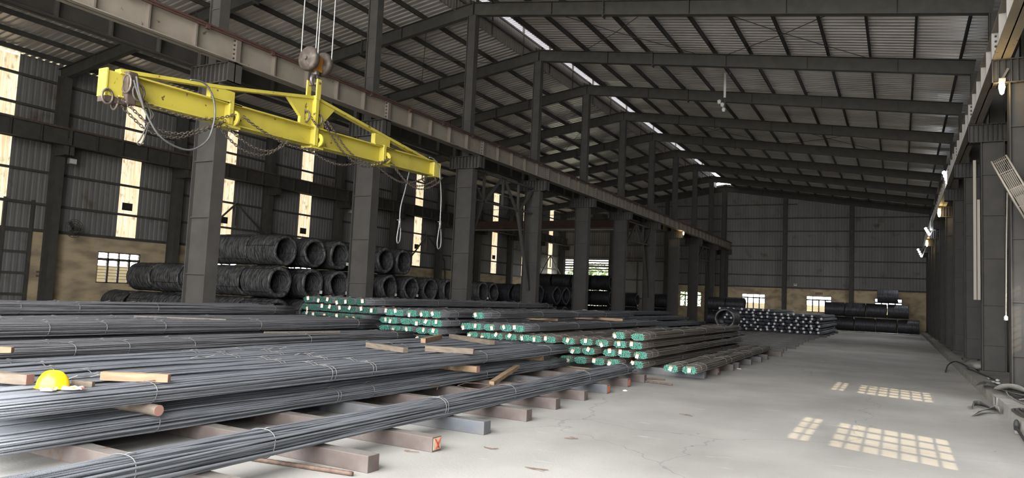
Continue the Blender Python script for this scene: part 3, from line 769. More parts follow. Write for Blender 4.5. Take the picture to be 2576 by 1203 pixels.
# ------------------------------------------------------------------ billets and timber
def billet(x0, x1, y, w, m, label, group, rz=0, mark=None, dark=False):
    t = thing('steel_billet', label, 'billet', (x1, y, 0), group, keep=False); t.rotation_euler = (0, 0, rz)
    mb = MB(); L = x1 - x0; n = 8; j = random.Random(int(y * 100)); vs = []
    for i in range(n + 1):
        x = -L * i / n; a = j.uniform(-.004, .004)
        vs += [(x, -w / 2 + a, 0), (x, w / 2 + a, 0), (x, w / 2 + a, .16 + a * .5), (x, -w / 2 + a, .16 + a * .5)]
    fs = [(0, 1, 2, 3), tuple(4 * n + q for q in (3, 2, 1, 0))]
    for i in range(n):
        for q in range(4): fs.append((4 * i + q, 4 * (i + 1) + q, 4 * (i + 1) + (q + 1) % 4, 4 * i + (q + 1) % 4))
    mb.add(vs, fs); b = fix(mb.build('body', m)); b.parent = t
    bv = b.modifiers.new('bevel', 'BEVEL'); bv.width = .006; bv.segments = 2; bv.limit_method = 'ANGLE'
    if mark == 'cross':
        mb = MB(); mb.box(0, .004, -.07, .07, .02, .145); o = mb.build('label_patch', 'mark_cream'); o.parent = t
        mb = MB(); mb.beam((.005, -.05, .14), (.005, .035, .03), .006, .025, (1, 0, 0)); mb.beam((.005, .055, .14), (.005, -.03, .03), .006, .025, (1, 0, 0)); o = mb.build('red_cross_mark', 'mark_red'); o.parent = t
    elif mark == 'orange':
        mb = MB(); mb.box(0, .004, -.06, .06, .02, .14); o = mb.build('orange_paint_mark', 'mark_orange'); o.parent = t
    elif mark == 'spot':
        mb = MB(); mb.lathe([(0, 0), (0, .035), (.004, .035), (.004, 0)], 12, 'X', (0, 0, .085)); o = mb.build('orange_paint_spot', 'mark_orange'); o.parent = t
    return t
near = [(4.08, -4.36, 'billet', None, 'cut off by the bottom edge of the picture'), (5.47, -4.38, 'billet', None, 'nearest the camera'), (6.59, -4.42, 'billet', 'cross', 'with a red cross on its end'), (7.78, -4.48, 'billet_blue', None, 'bluish, third from the camera'),
        (8.99, -4.51, 'billet', None, 'fourth from the camera'), (10.25, -4.65, 'billet', None, 'with pale streaks, fifth from the camera'), (11.49, -4.69, 'billet', None, 'reddish, sixth from the camera'),
        (12.67, -4.73, 'billet_blue', 'orange', 'with an orange painted end, seventh from the camera'), (13.97, -4.78, 'billet', 'orange', 'eighth from the camera, orange tinted end'), (15.02, -4.78, 'billet', None, 'ninth from the camera')]
for y, x, m, mk, lab in near: billet(-14.6, x, y + .08, .17, m, 'square billet under the near stack, ' + lab, 'billets under the near stack', 0, mk)
second = [(16.98, -3.97, 'billet_blue', None), (18.13, -3.92, 'billet', 'spot'), (19.74, -3.87, 'billet', None), (20.57, -3.89, 'billet_dark', None), (22.18, -3.84, 'billet_dark', None), (23.57, -3.78, 'billet_dark', None), (24.97, -3.81, 'billet_dark', None), (27.11, -3.67, 'billet', None)]
for i, (y, x, m, mk) in enumerate(second):
    billet(-14.6, x, y + .08, .17, m, 'square steel billet under the brown aisle bundles, %s from the front' % ORD[i], 'billets under the green stacks', 0, mk)
for i, (y, x) in enumerate(((29.3, -3.9), (31.0, -4.0), (32.8, -3.87), (35.0, -4.0), (37.3, -4.1), (39.3, -4.2), (41.2, -4.24), (43.8, -4.2), (46.4, -4.2), (48.6, -3.95), (51.5, -4.0), (55.0, -4.0), (58.6, -4.0))):
    billet(-14.4, x, y, .17, 'billet_dark', 'dark billet between aisle bundles and far stack, %s from the front' % ORD[i], 'far dark billets')
def timber(p, q, w, h, m, label, group=None, endm='wood_end', round_=False, seed=1):
    """p, q: centres of the two ends of the underside"""
    p, q = Vector(p), Vector(q); d = (q - p); L = d.length; mb = MB(); rnd = random.Random(seed)
    t = thing('timber_block' if not round_ else 'round_wood', label, 'timber', p, group, keep=False); t.rotation_euler = Vector(d).to_track_quat('X', 'Z').to_euler()
    if round_:
        n = 9; pts = [(L * i / n, rnd.uniform(-.004, .004), w / 2 + rnd.uniform(-.003, .003)) for i in range(n + 1)]
        mb.smooth = True; mb.tube(pts, [w / 2 * rnd.uniform(.94, 1.03) for _ in pts], 14, caps=False)
    else:
        n = 6; vs = []
        for i in range(n + 1):
            x = L * i / n; a, b = rnd.uniform(-.005, .005), rnd.uniform(-.004, .004)
            vs += [(x, -w / 2 + a, 0 + abs(b)), (x, w / 2 + a, abs(b)), (x, w / 2 - a * .5, h + b), (x, -w / 2 + a, h + b)]
        fs = []
        for i in range(n):
            for k in range(4): fs.append((4 * i + k, 4 * (i + 1) + k, 4 * (i + 1) + (k + 1) % 4, 4 * i + (k + 1) % 4))
        mb.add(vs, fs)
    o = fix(mb.build('body', m)); o.parent = t
    for nm, x, s in (('sawn_end', 0, -1), ('sawn_end', L, 1)):
        mb = MB()
        if round_: mb.lathe([(x, 0), (x, w / 2 * .97), (x + .004 * s, w / 2 * .96), (x + .004 * s, 0)], 14, 'X', (0, 0, w / 2))
        else: mb.box(min(x, x + .004 * s), max(x, x + .004 * s), -w / 2 + .004, w / 2 - .004, .004, h - .003)
        e = fix(mb.build(nm, endm)); e.parent = t
    return t
ZT = .672
timber((-7.17, 4.60, ZT), (-6.62, 4.96, ZT), .085, .085, 'wood', 'pale orange square timber with a pink sawn end, right of the yellow helmet', 'loose timbers on the near stack')
timber((-8.0, 3.72, ZT), (-7.26, 3.95, ZT), .10, .10, 'wood_old', 'brownish square timber at the left edge beside the helmet', 'loose timbers on the near stack')
timber((-6.94, 4.17, ZT), (-6.77, 4.26, ZT), .055, .055, 'wood_old', 'short timber stub with wire round it, just right of the helmet', 'loose timbers on the near stack', 'wood_old')
timber((-8.45, 10.35, ZT), (-7.36, 10.0, ZT), .10, .09, 'wood_old', 'weathered timber lying left of its twin, below the second green stack', 'loose timbers on the near stack', 'wood_old')
timber((-7.36, 10.6, ZT), (-6.53, 10.85, ZT), .10, .10, 'wood_old', 'weathered timber with a pinkish end, nearer the aisle', 'loose timbers on the near stack')
timber((-9.1, 14.1, ZT), (-7.5, 13.2, ZT), .12, .10, 'wood_old', 'long grey timber in front of the right green stack', 'loose timbers on the near stack', 'wood_old')
timber((-8.55, 12.2, ZT), (-9.15, 13.7, ZT), .11, .10, 'wood', 'orange timber pointing at the second green stack', 'loose timbers on the near stack', 'wood')
timber((-7.55, 4.78, .358), (-6.52, 4.80, .358), .115, .115, 'wood_old', 'round pinkish log end between the two lower layers', 'separators in the near stack', 'wood_end', True)
timber((-9.4, 10.95, .358), (-6.45, 10.90, .358), .115, .11, 'wood', 'square separator timber sticking out under the upper layer', 'separators in the near stack')
timber((-9.4, 14.05, .358), (-6.72, 14.05, .358), .115, .11, 'wood', 'separator timber with a red end near the far bundle ends', 'separators in the near stack')
timber((-6.17, 10.91, .17), (-6.62, 12.7, .30), .10, .07, 'wood', 'slanting plank leaning between billet and bundles', None, 'wood')
timber((-9.6, 4.35, .788), (-9.15, 4.75, .788), .09, .07, 'wood', 'split timber piece on the left stack near the left edge', 'loose timbers on the near stack', 'wood')
timber((-10.5, 20.2, 1.0), (-9.27, 20.35, 1.0), .12, .085, 'wood', 'orange timber lying on the grey bundles behind the green ends, left one', 'timbers on the middle bundles')
timber((-10.3, 23.9, 1.0), (-8.5, 24.1, 1.0), .14, .09, 'wood', 'orange timber lying on the grey bundles behind the green ends, right one', 'timbers on the middle bundles', 'wood')
timber((-9.9, 15.4, .10), (-6.1, 15.45, .10), .10, .06, 'wood', 'flat timber on the floor under the right green stack', None, 'wood')
for i, (a, b, lab) in enumerate((((-10.6, 4.3, .802), (-10.28, 4.6, .802), 'short grey bar piece lying on the left stack at the left edge'), ((-12.6, 8.6, 1.01), (-11.3, 9.6, 1.01), 'long dusty bar lying across the left stack'),
                               ((-10.7, 10.0, .80), (-10.25, 11.6, .80), 'thin wooden lath lying on the left stack'), ((-10.4, 7.2, .582), (-10.1, 7.5, .582), 'short grey lath between the stacks'))):
    tag(MB().tube([a, tuple((p + q) / 2 for p, q in zip(a, b)), b], .022, 7).build('loose_bar', 'wood_old' if i > 1 else 'bar_brown', None, a), lab, 'bar')
# loose bars on the floor
for a, b, r, lab in (((-5.75, 5.12, .024), (-4.42, 5.30, .024), .024, 'rusty ribbed bar on the floor beside the nearest billet'), ((-4.85, 15.12, .02), (-4.17, 15.0, .02), .02, 'short rusty bar on the floor in front of the aisle bundles'),
                     ((-5.1, 15.65, .02), (-4.57, 15.86, .02), .02, 'second short rusty bar on the floor behind the other')):
    mb = MB(); mb.smooth = True; n = 40; mb.tube([tuple(p + (q - p) * i / n for p, q in zip(a, b)) for i in range(n + 1)], [r * (1 if i % 2 else .9) for i in range(n + 1)], 8)
    tag(mb.build('loose_bar', 'rust', None, a), lab, 'bar')

# yellow helmet with gloves
hx, hy, hz = -6.90, 3.96, .676
t = thing('hard_hat', 'yellow hard hat lying on the rebar stack at the left edge', 'helmet', (hx, hy, hz))
mb = MB(); mb.smooth = True; N, K = 24, 12; vs = []; fs = []
ax = Vector((.85, .52, 0)).normalized(); ay = Vector((-ax.y, ax.x, 0))
for i in range(K + 1):
    ph = PI / 2 * i / K
    for k in range(N):
        a = 2 * PI * k / N; rr = math.cos(ph) ** .8
        rx, ry = .142 * rr * math.cos(a), .112 * rr * math.sin(a)
        z = .135 * math.sin(ph) + (.012 * max(0, 1 - abs(ry) / .025) if i > 1 else 0)
        p = Vector((hx, hy, hz + .02 + z)) + ax * rx + ay * ry; vs.append(p)
for i in range(K):
    for k in range(N): fs.append((i * N + k, i * N + (k + 1) % N, (i + 1) * N + (k + 1) % N, (i + 1) * N + k))
mb.add(vs, fs); mb.build('shell', 'helmet', t)
mb = MB(); mb.smooth = True; vs = []; fs = []
for j, (s, dz) in enumerate(((1.0, .022), (1.10, .010), (1.12, .004), (1.0, .006))):
    for k in range(N):
        a = 2 * PI * k / N; e = .05 * max(0, math.cos(a)) if j in (1, 2) else 0
        vs.append(Vector((hx, hy, hz + dz)) + ax * ((.142 * s + e) * math.cos(a)) + ay * (.112 * s * math.sin(a)))
for j in range(3):
    for k in range(N): fs.append((j * N + k, j * N + (k + 1) % N, (j + 1) * N + (k + 1) % N, (j + 1) * N + k))
mb.add(vs, fs); mb.build('brim', 'helmet', t)
mb = MB(); mb.smooth = True; mb.tube([Vector((hx, hy, hz + .02)) + ax * (.140 * math.cos(q)) + Vector((0, 0, .137 * math.sin(q))) for q in [.35 + (PI - .7) * i / 14 for i in range(15)]], .009, 6); mb.build('crown_ridge', 'helmet', t)
def glove(c, rot, label, red):
    t = thing('work_glove', label, 'glove', (c[0], c[1], c[2]), 'cotton gloves by the helmet', keep=False); t.rotation_euler = (0, 0, rot)
    mb = MB(); mb.smooth = True; rnd = random.Random(int(rot * 10) + 3); vs = []; fs = []; nx, ny = 9, 7
    for top in (0, 1):
        for i in range(nx):
            for j in range(ny):
                u, v = i / (nx - 1), j / (ny - 1) * 2 - 1
                w = .045 + .018 * math.sin(u * 3)
                z = .004 + (.028 * (1 - v * v) * (.5 + .5 * math.sin(u * 5 + 1)) + rnd.uniform(0, .006)) * top
                vs.append((u * .13, v * w, z))
    q = nx * ny
    for i in range(nx - 1):
        for j in range(ny - 1):
            a = i * ny + j; fs.append((a, a + 1, a + ny + 1, a + ny)); fs.append((q + a, q + a + ny, q + a + ny + 1, q + a + 1))
    for i in range(nx - 1):
        for j in (0, ny - 1): a = i * ny + j; fs.append((a, a + ny, q + a + ny, q + a))
    for j in range(ny - 1):
        for i in (0, nx - 1): a = i * ny + j; fs.append((a, a + 1, q + a + 1, q + a))
    mb.add(vs, fs); o = fix(mb.build('palm', 'glove')); o.parent = t
    for k in range(4):
        y = -.036 + .024 * k; L = (.05, .065, .06, .045)[k]
        mb = MB(); mb.smooth = True; mb.tube([(.12, y, .012), (.12 + L * .6, y * 1.2, .02), (.12 + L, y * 1.25 + .004, .010)], [.011, .012, .008], 7); o = mb.build('finger', 'glove_red' if red and k == 1 else 'glove'); o.parent = t
    mb = MB(); mb.smooth = True; mb.tube([(.05, .045, .012), (.08, .07, .018), (.11, .078, .010)], [.012, .012, .008], 7); o = mb.build('thumb', 'glove'); o.parent = t
glove((-6.72, 3.80, ZT + .004), 2.3, 'white cotton glove crumpled under the front of the yellow helmet', True)
glove((-6.76, 3.97, ZT + .004), .75, 'white cotton glove spread out right below the yellow helmet', True)

# ------------------------------------------------------------------ wire rod coils
def coil_mesh(seed, L=1.5, ro=.575, ri=.435, n=48, rings=44):
    """axis along X, face at x = 0, body towards -X"""
    rnd = random.Random(seed); prof = []
    for i in range(rings * 2 + 1):
        t = i / (rings * 2); x = -L * t
        prof.append((x, ro + (rnd.uniform(-.012, .006) if i % 2 else rnd.uniform(-.04, -.022)) - (.03 if i in (0, rings * 2) else 0)))
    inner = [(x, ri + (ro - r) * .7 - .01) for x, r in reversed(prof)]
    mb = MB(); mb.smooth = False; pr = prof + inner; N = len(pr); vs = []; 
    for q, (x, r) in enumerate(pr):
        ex, ph = rnd.uniform(0, .012), rnd.uniform(0, 6.28)
        for k in range(n):
            a = 2 * PI * k / n; rr = r + ex * math.sin(2 * a + ph) + .004 * math.sin(5 * a + ph * 3)
            fx = .025 * math.sin(3 * a + seed) if (x > -.05) else 0
            vs.append((x + fx, rr * math.cos(a), rr * math.sin(a)))
    fs = []
    for i in range(N):
        j = (i + 1) % N
        for k in range(n): fs.append((i * n + k, i * n + (k + 1) % n, j * n + (k + 1) % n, j * n + k))
    mb.smooth = True; mb.add(vs, fs); return mb
CO = [coil_mesh(s) for s in (3, 4, 5)]
sb = MB()
pts = [(.012, .612), (-1.512, .612), (-1.512, .43), (.012, .43)]
for (x, r), (x2, r2) in zip(pts, pts[1:] + pts[:1]):
    sb.beam((x, 0, r), (x2, 0, r2), .014, .006, (0, 0, 1) if x != x2 else (1, 0, 0))
STRAP = sb.mesh('strap', 'strap')
CM = {}
RC = random.Random(9)
def coil(x, y, z, m, label, group, rz=0, tagged=False):
    t = thing('wire_rod_coil', label, 'wire coil', (x, y, z), group, keep=False); t.rotation_euler = (0, 0, rz)
    k = RC.randrange(3)
    if (k, m) not in CM: CM[(k, m)] = CO[k].mesh('windings', m)
    part('windings', CM[(k, m)], t, (0, 0, 0), (RC.choice((0, 1.57, 3.14, 4.71)) + RC.uniform(-.2, .2), 0, 0))
    a0 = RC.uniform(0, 1.5)
    for q in range(4): part('strap', STRAP, t, (0, 0, 0), (a0 + q * PI / 2, 0, 0))
    if tagged: part('paper_tag', TAGW, t, (.03, .42, -.32), (0, 0, 1.4))
    return t
G = 'coils stacked in the left bay'
def stackrow(ys, z, lev, deep, x0=-20., m='coil', where='left bay', G=G):
    for i, y in enumerate(ys):
        for d in range(deep(i) if callable(deep) else deep):
            coil(x0 + RC.uniform(-.05, .05) - 1.68 * d, y, z, m, '%s wire coil in row %s of the %s, %s' % (lev, ('one', 'two', 'three', 'four', 'five', 'six', 'seven', 'eight')[i], where, 'facing the aisle' if d == 0 else ORD[d] + ' from the aisle'), G, RC.uniform(-.07, .07), d == 0 and RC.random() < .3)
YM = [19.3, 20.95, 22.4, 23.95, 25.8, 27.4, 29.0, 30.6]
stackrow(YM, .63, 'bottom', lambda i: 6 if i == 0 else 2)
stackrow([33.9, 35.1], .63, 'bottom', 1, where='third-column row')
stackrow(YM, 1.83, 'middle', lambda i: 5 if i == 0 else 2)
stackrow([19.5, 21.0, 22.4, 23.8, 25.3, 26.7], 3.02, 'top', lambda i: 3 if i == 0 else 1)
stackrow([33.9, 35.1], 1.83, 'upper', 1, where='third-column row')
stackrow([37.2, 39.6, 41.0, 42.4], .63, 'bottom', 2, -18.2, 'coil_dark', 'fifth-column pile')
stackrow([37.2, 39.6, 41.0, 42.4], 1.83, 'upper', 2, -18.2, 'coil_dark', 'fifth-column pile')
for q, (z, lv) in enumerate(((.63, 'bottom'), (1.83, 'middle'), (3.02, 'top'))):
    stackrow([52.5, 54.2], z, lv, 4, -19.5, 'coil_dark', 'open-door pile')
stackrow([58.0], .63, 'bottom', 2, -19.2, 'coil_dark', 'closed-door pile'); stackrow([58.0], 1.83, 'upper', 1, -19.2, 'coil_dark', 'closed-door pile')
stackrow([59.0], .63, 'bottom', 1, -16.9, 'coil_dark', 'far column pile'); stackrow([59.0], 1.83, 'upper', 1, -16.9, 'coil_dark', 'far column pile')
G2 = 'coils piled at the back wall'
for i in range(4): coil(1.35 - 1.56 * i, 66, .63, 'coil_dark', 'black coil in the bottom row of the back wall pile, %s from the right' % ORD[i], G2, 0, i % 2 == 0)
for i in range(4): coil(.62 - 1.55 * i, 66, 1.82, 'coil_dark', 'black coil in the middle row of the back wall pile, %s from the right' % ORD[i], G2)
coil(-.12, 66, 3.0, 'coil_dark', 'black wire coil alone on top of the pile at the back wall', G2)
for i in range(2): 
    for z, lv in ((.63, 'lower'), (1.83, 'upper')): coil(-11.6 - 1.55 * i, 63.5, z, 'coil_dark', '%s black coil left of the second barred window, %s one' % (lv, ('right', 'left')[i]), 'coils behind the far stack')
coil(-8.5, 40.7, .98, 'coil', 'single wire coil with its open end to the camera, left of the far tagged stack', None, -PI / 2)
# ------------------------------------------------------------------ yellow lifting beam on the crane hook
bx = -9.0
t = thing('lifting_beam', 'long yellow spreader beam hanging from the crane hook', 'lifting beam', (bx, 9.15, 4.06))
def zl(y): return 4.06 + .0245 * (y - 5.9)         # underside line
mb = MB()
def sl(x0, x1, y0, y1, b, h): mb.hexa([(x0, y0, zl(y0) + b), (x1, y0, zl(y0) + b), (x1, y1, zl(y1) + b), (x0, y1, zl(y1) + b)], [(x0, y0, zl(y0) + h), (x1, y0, zl(y0) + h), (x1, y1, zl(y1) + h), (x0, y1, zl(y1) + h)])
sl(bx - .11, bx + .11, 5.6, 12.85, 0, .022); sl(bx - .11, bx + .11, 5.6, 12.85, .31, .332); sl(bx - .01, bx + .01, 5.6, 12.85, 0, .332)
mb.build('main_beam', 'yellow', t)
mb = MB(); sl(bx - .075, bx + .075, 5.44, 5.68, -.01, .325); mb.build('end_box', 'yellow', t, bevel=.012)
mb = MB(); sl(bx - .09, bx + .09, 5.425, 5.445, -.015, .345); mb.build('end_plate', 'yellow', t)
mb = MB(); sl(bx - .13, bx + .13, 12.72, 12.98, -.02, .30); mb.build('end_box', 'yellow', t, bevel=.012)
mb = MB(); sl(bx - .05, bx + .17, 5.66, 5.80, -.08, .36); mb.build('lug_plate', 'rust_dark', t, bevel=.02)
mb = MB(); sl(bx - .06, bx + .10, 5.42, 5.75, -.09, -.02); mb.build('lug_plate', 'rust_dark', t)
mb = MB(); sl(bx - .15, bx + .06, 12.9, 13.02, -.02, .2); mb.build('lug_plate', 'rust_dark', t)
def bar(name, pts, w, h):
    for a, b in zip(pts, pts[1:]): MB().beam((bx, a[0], a[1]), (bx, b[0], b[1]), w, h).build(name, 'yellow', t)
bar('tie_bar', [(5.62, 4.41), (7.2, 4.635), (9.09, 4.985)], .12, .05); bar('tie_bar', [(9.23, 4.985), (11.02, 4.75), (12.6, 4.55)], .12, .05)
for y0, y1, z in ((7.02, 7.45, 4.62), (10.80, 11.26, 4.74)):
    mb = MB(); mb.box(bx - .05, bx + .05, y0, y1, zl(y0) + .32, z); mb.build('upright_plate', 'yellow', t)
    mb = MB(); mb.box(bx - .11, bx + .11, y0 - .05, y1 + .10, zl(y0) + .325, zl(y0) + .35); mb.build('pad_plate', 'yellow', t)
# centre gussets with slotted holes
def gusset(x):
    mb = MB(); th = .03
    def quad(a, b, c, d): mb.hexa([(x - th, *a), (x + th, *a), (x + th, *b), (x - th, *b)], [(x - th, *d), (x + th, *d), (x + th, *c), (x - th, *c)])
    quad((8.51, 4.87), (8.84, 4.60), (8.84, 4.93), (8.53, 4.885)); quad((9.41, 4.62), (9.66, 4.90), (9.62, 4.925), (9.41, 4.965))
    quad((8.84, 4.43), (8.93, 4.43), (8.93, 4.94), (8.84, 4.93)); quad((9.0, 4.43), (9.22, 4.43), (9.22, 5.0), (9.0, 4.97)); quad((9.29, 4.43), (9.41, 4.43), (9.41, 4.96), (9.29, 4.98))
    for a, b in ((8.93, 9.0), (9.22, 9.29)): quad((a, 4.80), (b, 4.80), (b, 4.98), (a, 4.94)); quad((a, 4.43), (b, 4.43), (b, 4.56), (a, 4.56))
    return mb.build('gusset_plate', 'yellow', t)
gusset(bx)
mb = MB(); mb.box(bx - .12, bx + .12, 9.10, 9.17, 4.43, 5.02); mb.build('centre_rib', 'yellow', t)
for x in (bx - .13, bx + .10): 
    mb = MB(); mb.box(x, x + .03, 9.08, 9.19, 4.95, 5.31); mb.build('hook_lug', 'yellow', t, bevel=.01)
MB().tube([(bx - .14, 9.135, 5.24), (bx + .14, 9.135, 5.24)], .025, 10).build('hook_pin', 'rust', t)
for y in (7.38, 9.18, 11.06):
    mb = MB(); sl(bx + .01, bx + .13, y - .07, y + .01, .0, .36); mb.build('sling_bracket', 'yellow', t, bevel=.008)
    mb = MB(); mb.lathe([(y + .03, .05), (y + .03, .12), (y + .055, .12), (y + .055, .05)], 18, 'Y', (bx + .10, 0, zl(y) + .11), closed=True); mb.build('chain_ring_plate', 'yellow', t)
    mb = MB(); sl(bx - .12, bx + .12, y - .13, y + .16, -.045, -.005); mb.build('under_plate', 'yellow', t)
def shackle(p, r, rt, axis, m='chain'):
    mb = MB(); mb.smooth = True; pts = []
    for k in range(16):
        a = 2 * PI * k / 16; u, v = r * math.cos(a), r * 1.35 * math.sin(a)
        pts.append(Vector(p) + (Vector((u, 0, v)) if axis == 'Y' else Vector((0, u, v))))
    mb.tube(pts, rt, 7, closed=True); return mb.build('shackle', m, t)
for p, r, ax_ in (((bx + .10, 5.45, 4.02), .07, 'X'), ((bx + .15, 5.66, 4.24), .09, 'Y'), ((bx + .02, 5.60, 3.99), .07, 'Y'), ((bx + .17, 5.82, 4.16), .08, 'X'), ((bx + .06, 12.98, 4.25), .11, 'X'), ((bx - .05, 12.62, 4.18), .07, 'X'),
                  ((bx + .05, 8.96, 4.62), .07, 'Y'), ((bx + .05, 9.26, 4.62), .07, 'Y')): shackle(p, r, .016, ax_)
# hook block
h = thing('hook_block', 'worn crane hook block with two round sheave covers above the yellow beam', 'hook block', (bx, 9.15, 5.2))
for y in (8.98, 9.32):
    mb = MB(); mb.smooth = True; mb.lathe([(y - .075, .0), (y - .075, .10), (y - .06, .19), (y - .03, .215), (y + .03, .215), (y + .06, .19), (y + .075, .10), (y + .075, 0)], 30, 'Y', (bx, 0, 5.64)); mb.build('sheave_cover', 'sheave', h)
    mb = MB(); mb.lathe([(y - .10, 0), (y - .10, .035), (y + .08, .035), (y + .08, 0)], 8, 'Y', (bx, 0, 5.64)); mb.build('axle_nut', 'hook', h)
mb = MB(); mb.box(bx - .07, bx + .07, 9.05, 9.26, 5.46, 5.74); mb.build('block_body', 'hook_orange', h, bevel=.02)
mb = MB(); mb.lathe([(5.40, .05), (5.40, .07), (5.52, .07), (5.52, .05)], 12, 'Z', (bx, 9.15, 0)); mb.build('swivel', 'hook', h)
mb = MB(); mb.smooth = True
for sg in (1, -1):
    pts = [(bx, 9.15, 5.45), (bx, 9.15 + sg * .03, 5.40)] + [(bx, 9.15 + sg * (.085 * math.sin(a) ) , 5.30 - .085 * math.cos(a)) for a in [2.6 - .25 * i for i in range(10)]]
    mb.tube(pts, [.04, .042] + [.04 - .0015 * i for i in range(10)], 8)
mb.build('double_hook', 'hook', h)
for i, (x, y) in enumerate(((bx - .195, 8.98), (bx + .195, 8.98), (bx - .195, 9.32), (bx + .195, 9.32))):
    o = MB().tube([(x, y, 5.64), (x, y, 9.6)], .011, 6).build('hoist_rope', 'rope', None, (x, y, 5.64))
    tag(o, 'steel hoist rope rising from the %s side of the %s sheave' % (('left', 'right', 'left', 'right')[i], ('near', 'near', 'far', 'far')[i]), 'rope', 'hoist ropes')
# chains
def chain(pts, label, x, pitch=.048, r=.0066, dx=0.):
    P = [Vector((x + dx * i / max(1, len(pts) - 1), p[0], p[1])) for i, p in enumerate(pts)]
    fine = []                                                         # smooth the polyline
    for i in range(len(P) - 1):
        p0, p1, p2, p3 = P[max(i - 1, 0)], P[i], P[i + 1], P[min(i + 2, len(P) - 1)]
        for k in range(12):
            s = k / 12; fine.append(.5 * ((2 * p1) + (p2 - p0) * s + (2 * p0 - 5 * p1 + 4 * p2 - p3) * s * s + (3 * p1 - p0 - 3 * p2 + p3) * s ** 3))
    fine.append(P[-1]); mb = MB(); mb.smooth = True; acc = 0; last = fine[0]; n = 0; pos = fine[0]
    seg = []; dist = 0; target = pitch / 2
    for a, b in zip(fine, fine[1:]):
        L = (b - a).length
        while dist + L >= target and L > 0:
            seg.append((a + (b - a) * ((target - dist) / L), (b - a).normalized())); target += pitch
        dist += L
    for i, (c, d) in enumerate(seg):
        u = Vector((1, 0, 0)) if i % 2 else d.cross(Vector((1, 0, 0))).normalized()
        hl, hw = pitch * .66, pitch * .36; lp = []
        for k in range(10):
            a = 2 * PI * k / 10; ca, sa = math.cos(a), math.sin(a)
            lp.append(c + d * hl * math.copysign(abs(ca) ** .8, ca) + u * hw * math.copysign(abs(sa) ** .8, sa))
        mb.tube(lp, r, 5, closed=True)
    return tag(mb.build('sling_chain', 'chain', None, tuple(P[0])), label, 'chain', 'chains looped under the yellow beam')
cx = bx + .15
chain([(5.62, 4.02), (5.85, 3.88), (6.04, 3.77), (6.25, 3.74), (6.52, 3.77), (6.8, 3.89), (7.03, 4.0), (7.24, 4.13)], 'upper of two slack chains looped at the left end of the beam', cx)
chain([(5.62, 3.98), (5.83, 3.84), (6.02, 3.73), (6.25, 3.69), (6.52, 3.72), (6.8, 3.84), (7.03, 3.97), (7.22, 4.08)], 'lower of two slack chains looped at the left end of the beam', cx - .08)
chain([(5.84, 4.12), (5.95, 4.06), (6.07, 4.04), (6.31, 4.02), (6.56, 4.02), (6.82, 4.05), (7.09, 4.12), (7.40, 4.26)], 'single chain running close under the left half of the beam', cx)
chain([(7.25, 4.05), (7.40, 3.97), (7.63, 3.88), (7.86, 3.83), (8.1, 3.84), (8.35, 3.95), (8.47, 4.08)], 'upper of two chains hanging in a loop left of the beam centre', cx)
chain([(7.20, 4.05), (7.36, 3.92), (7.60, 3.80), (7.86, 3.76), (8.1, 3.78), (8.33, 3.9), (8.45, 4.04)], 'lower of two chains hanging in a loop left of the beam centre', cx - .10)
chain([(7.52, 4.26), (7.75, 4.17), (8.0, 4.10), (8.33, 4.03), (8.68, 4.01), (9.14, 4.06)], 'single chain sagging along the beam towards the centre', cx + .03)
chain([(9.0, 4.06), (9.25, 3.99), (9.55, 3.94), (9.86, 3.94), (10.18, 4.02), (10.3, 4.08)], 'thin single chain sagging right of the beam centre', cx - .06)
chain([(9.28, 4.62), (9.5, 4.46), (9.83, 4.23), (10.17, 4.10), (10.46, 4.07), (10.85, 4.17), (11.16, 4.32)], 'upper of two chains from the centre slot to the right bracket', cx + .05)
chain([(9.26, 4.58), (9.46, 4.42), (9.78, 4.18), (10.14, 4.04), (10.46, 4.01), (10.85, 4.12), (11.12, 4.28)], 'lower of two chains from the centre slot to the right bracket', cx)
chain([(8.97, 4.60), (9.05, 4.53), (9.18, 4.46)], 'short chain over the slot at the beam centre', cx)
chain([(11.28, 4.20), (11.49, 4.06), (11.77, 3.92), (12.12, 3.85), (12.47, 3.91), (12.83, 4.07), (13.0, 4.22)], 'lower of two chains hanging at the right end of the beam', cx)
chain([(11.30, 4.24), (11.53, 4.10), (11.80, 3.98), (12.12, 3.92), (12.45, 3.97), (12.80, 4.12), (13.0, 4.26)], 'upper of two chains hanging at the right end of the beam', cx - .08)
chain([(10.95, 4.12), (11.31, 4.01), (11.64, 3.94), (11.97, 3.95), (12.31, 4.05), (12.56, 4.15)], 'single thin chain ending in a hook at the right end of the beam', cx - .15)
def rope(pts, r, m, label, x, xs=None, loop=None):
    P = [Vector((x if xs is None else xs[i], p[0], p[1])) for i, p in enumerate(pts)]; fine = []
    for i in range(len(P) - 1):
        p0, p1, p2, p3 = P[max(i - 1, 0)], P[i], P[i + 1], P[min(i + 2, len(P) - 1)]
        for k in range(6):
            s = k / 6; fine.append(.5 * ((2 * p1) + (p2 - p0) * s + (2 * p0 - 5 * p1 + 4 * p2 - p3) * s * s + (3 * p1 - p0 - 3 * p2 + p3) * s ** 3))
    fine.append(P[-1]); mb = MB(); mb.smooth = True; mb.tube(fine, r, 8)
    if loop: return mb, P
    return tag(mb.build('rope_sling', m, None, tuple(P[0])), label, 'rope', 'wire rope slings on the yellow beam')
rope([(5.72, 4.30), (5.80, 4.12), (5.90, 3.96), (6.01, 3.80), (6.13, 3.67), (6.29, 3.59), (6.48, 3.55), (6.64, 3.56), (6.79, 3.64), (6.92, 3.78), (6.98, 3.97), (7.0, 4.16), (6.96, 4.36), (6.88, 4.49), (6.78, 4.56), (6.64, 4.56), (6.55, 4.54)], .014, 'rope_mid', 'grey wire rope bent in a big loop at the left end of the beam', bx + .20)
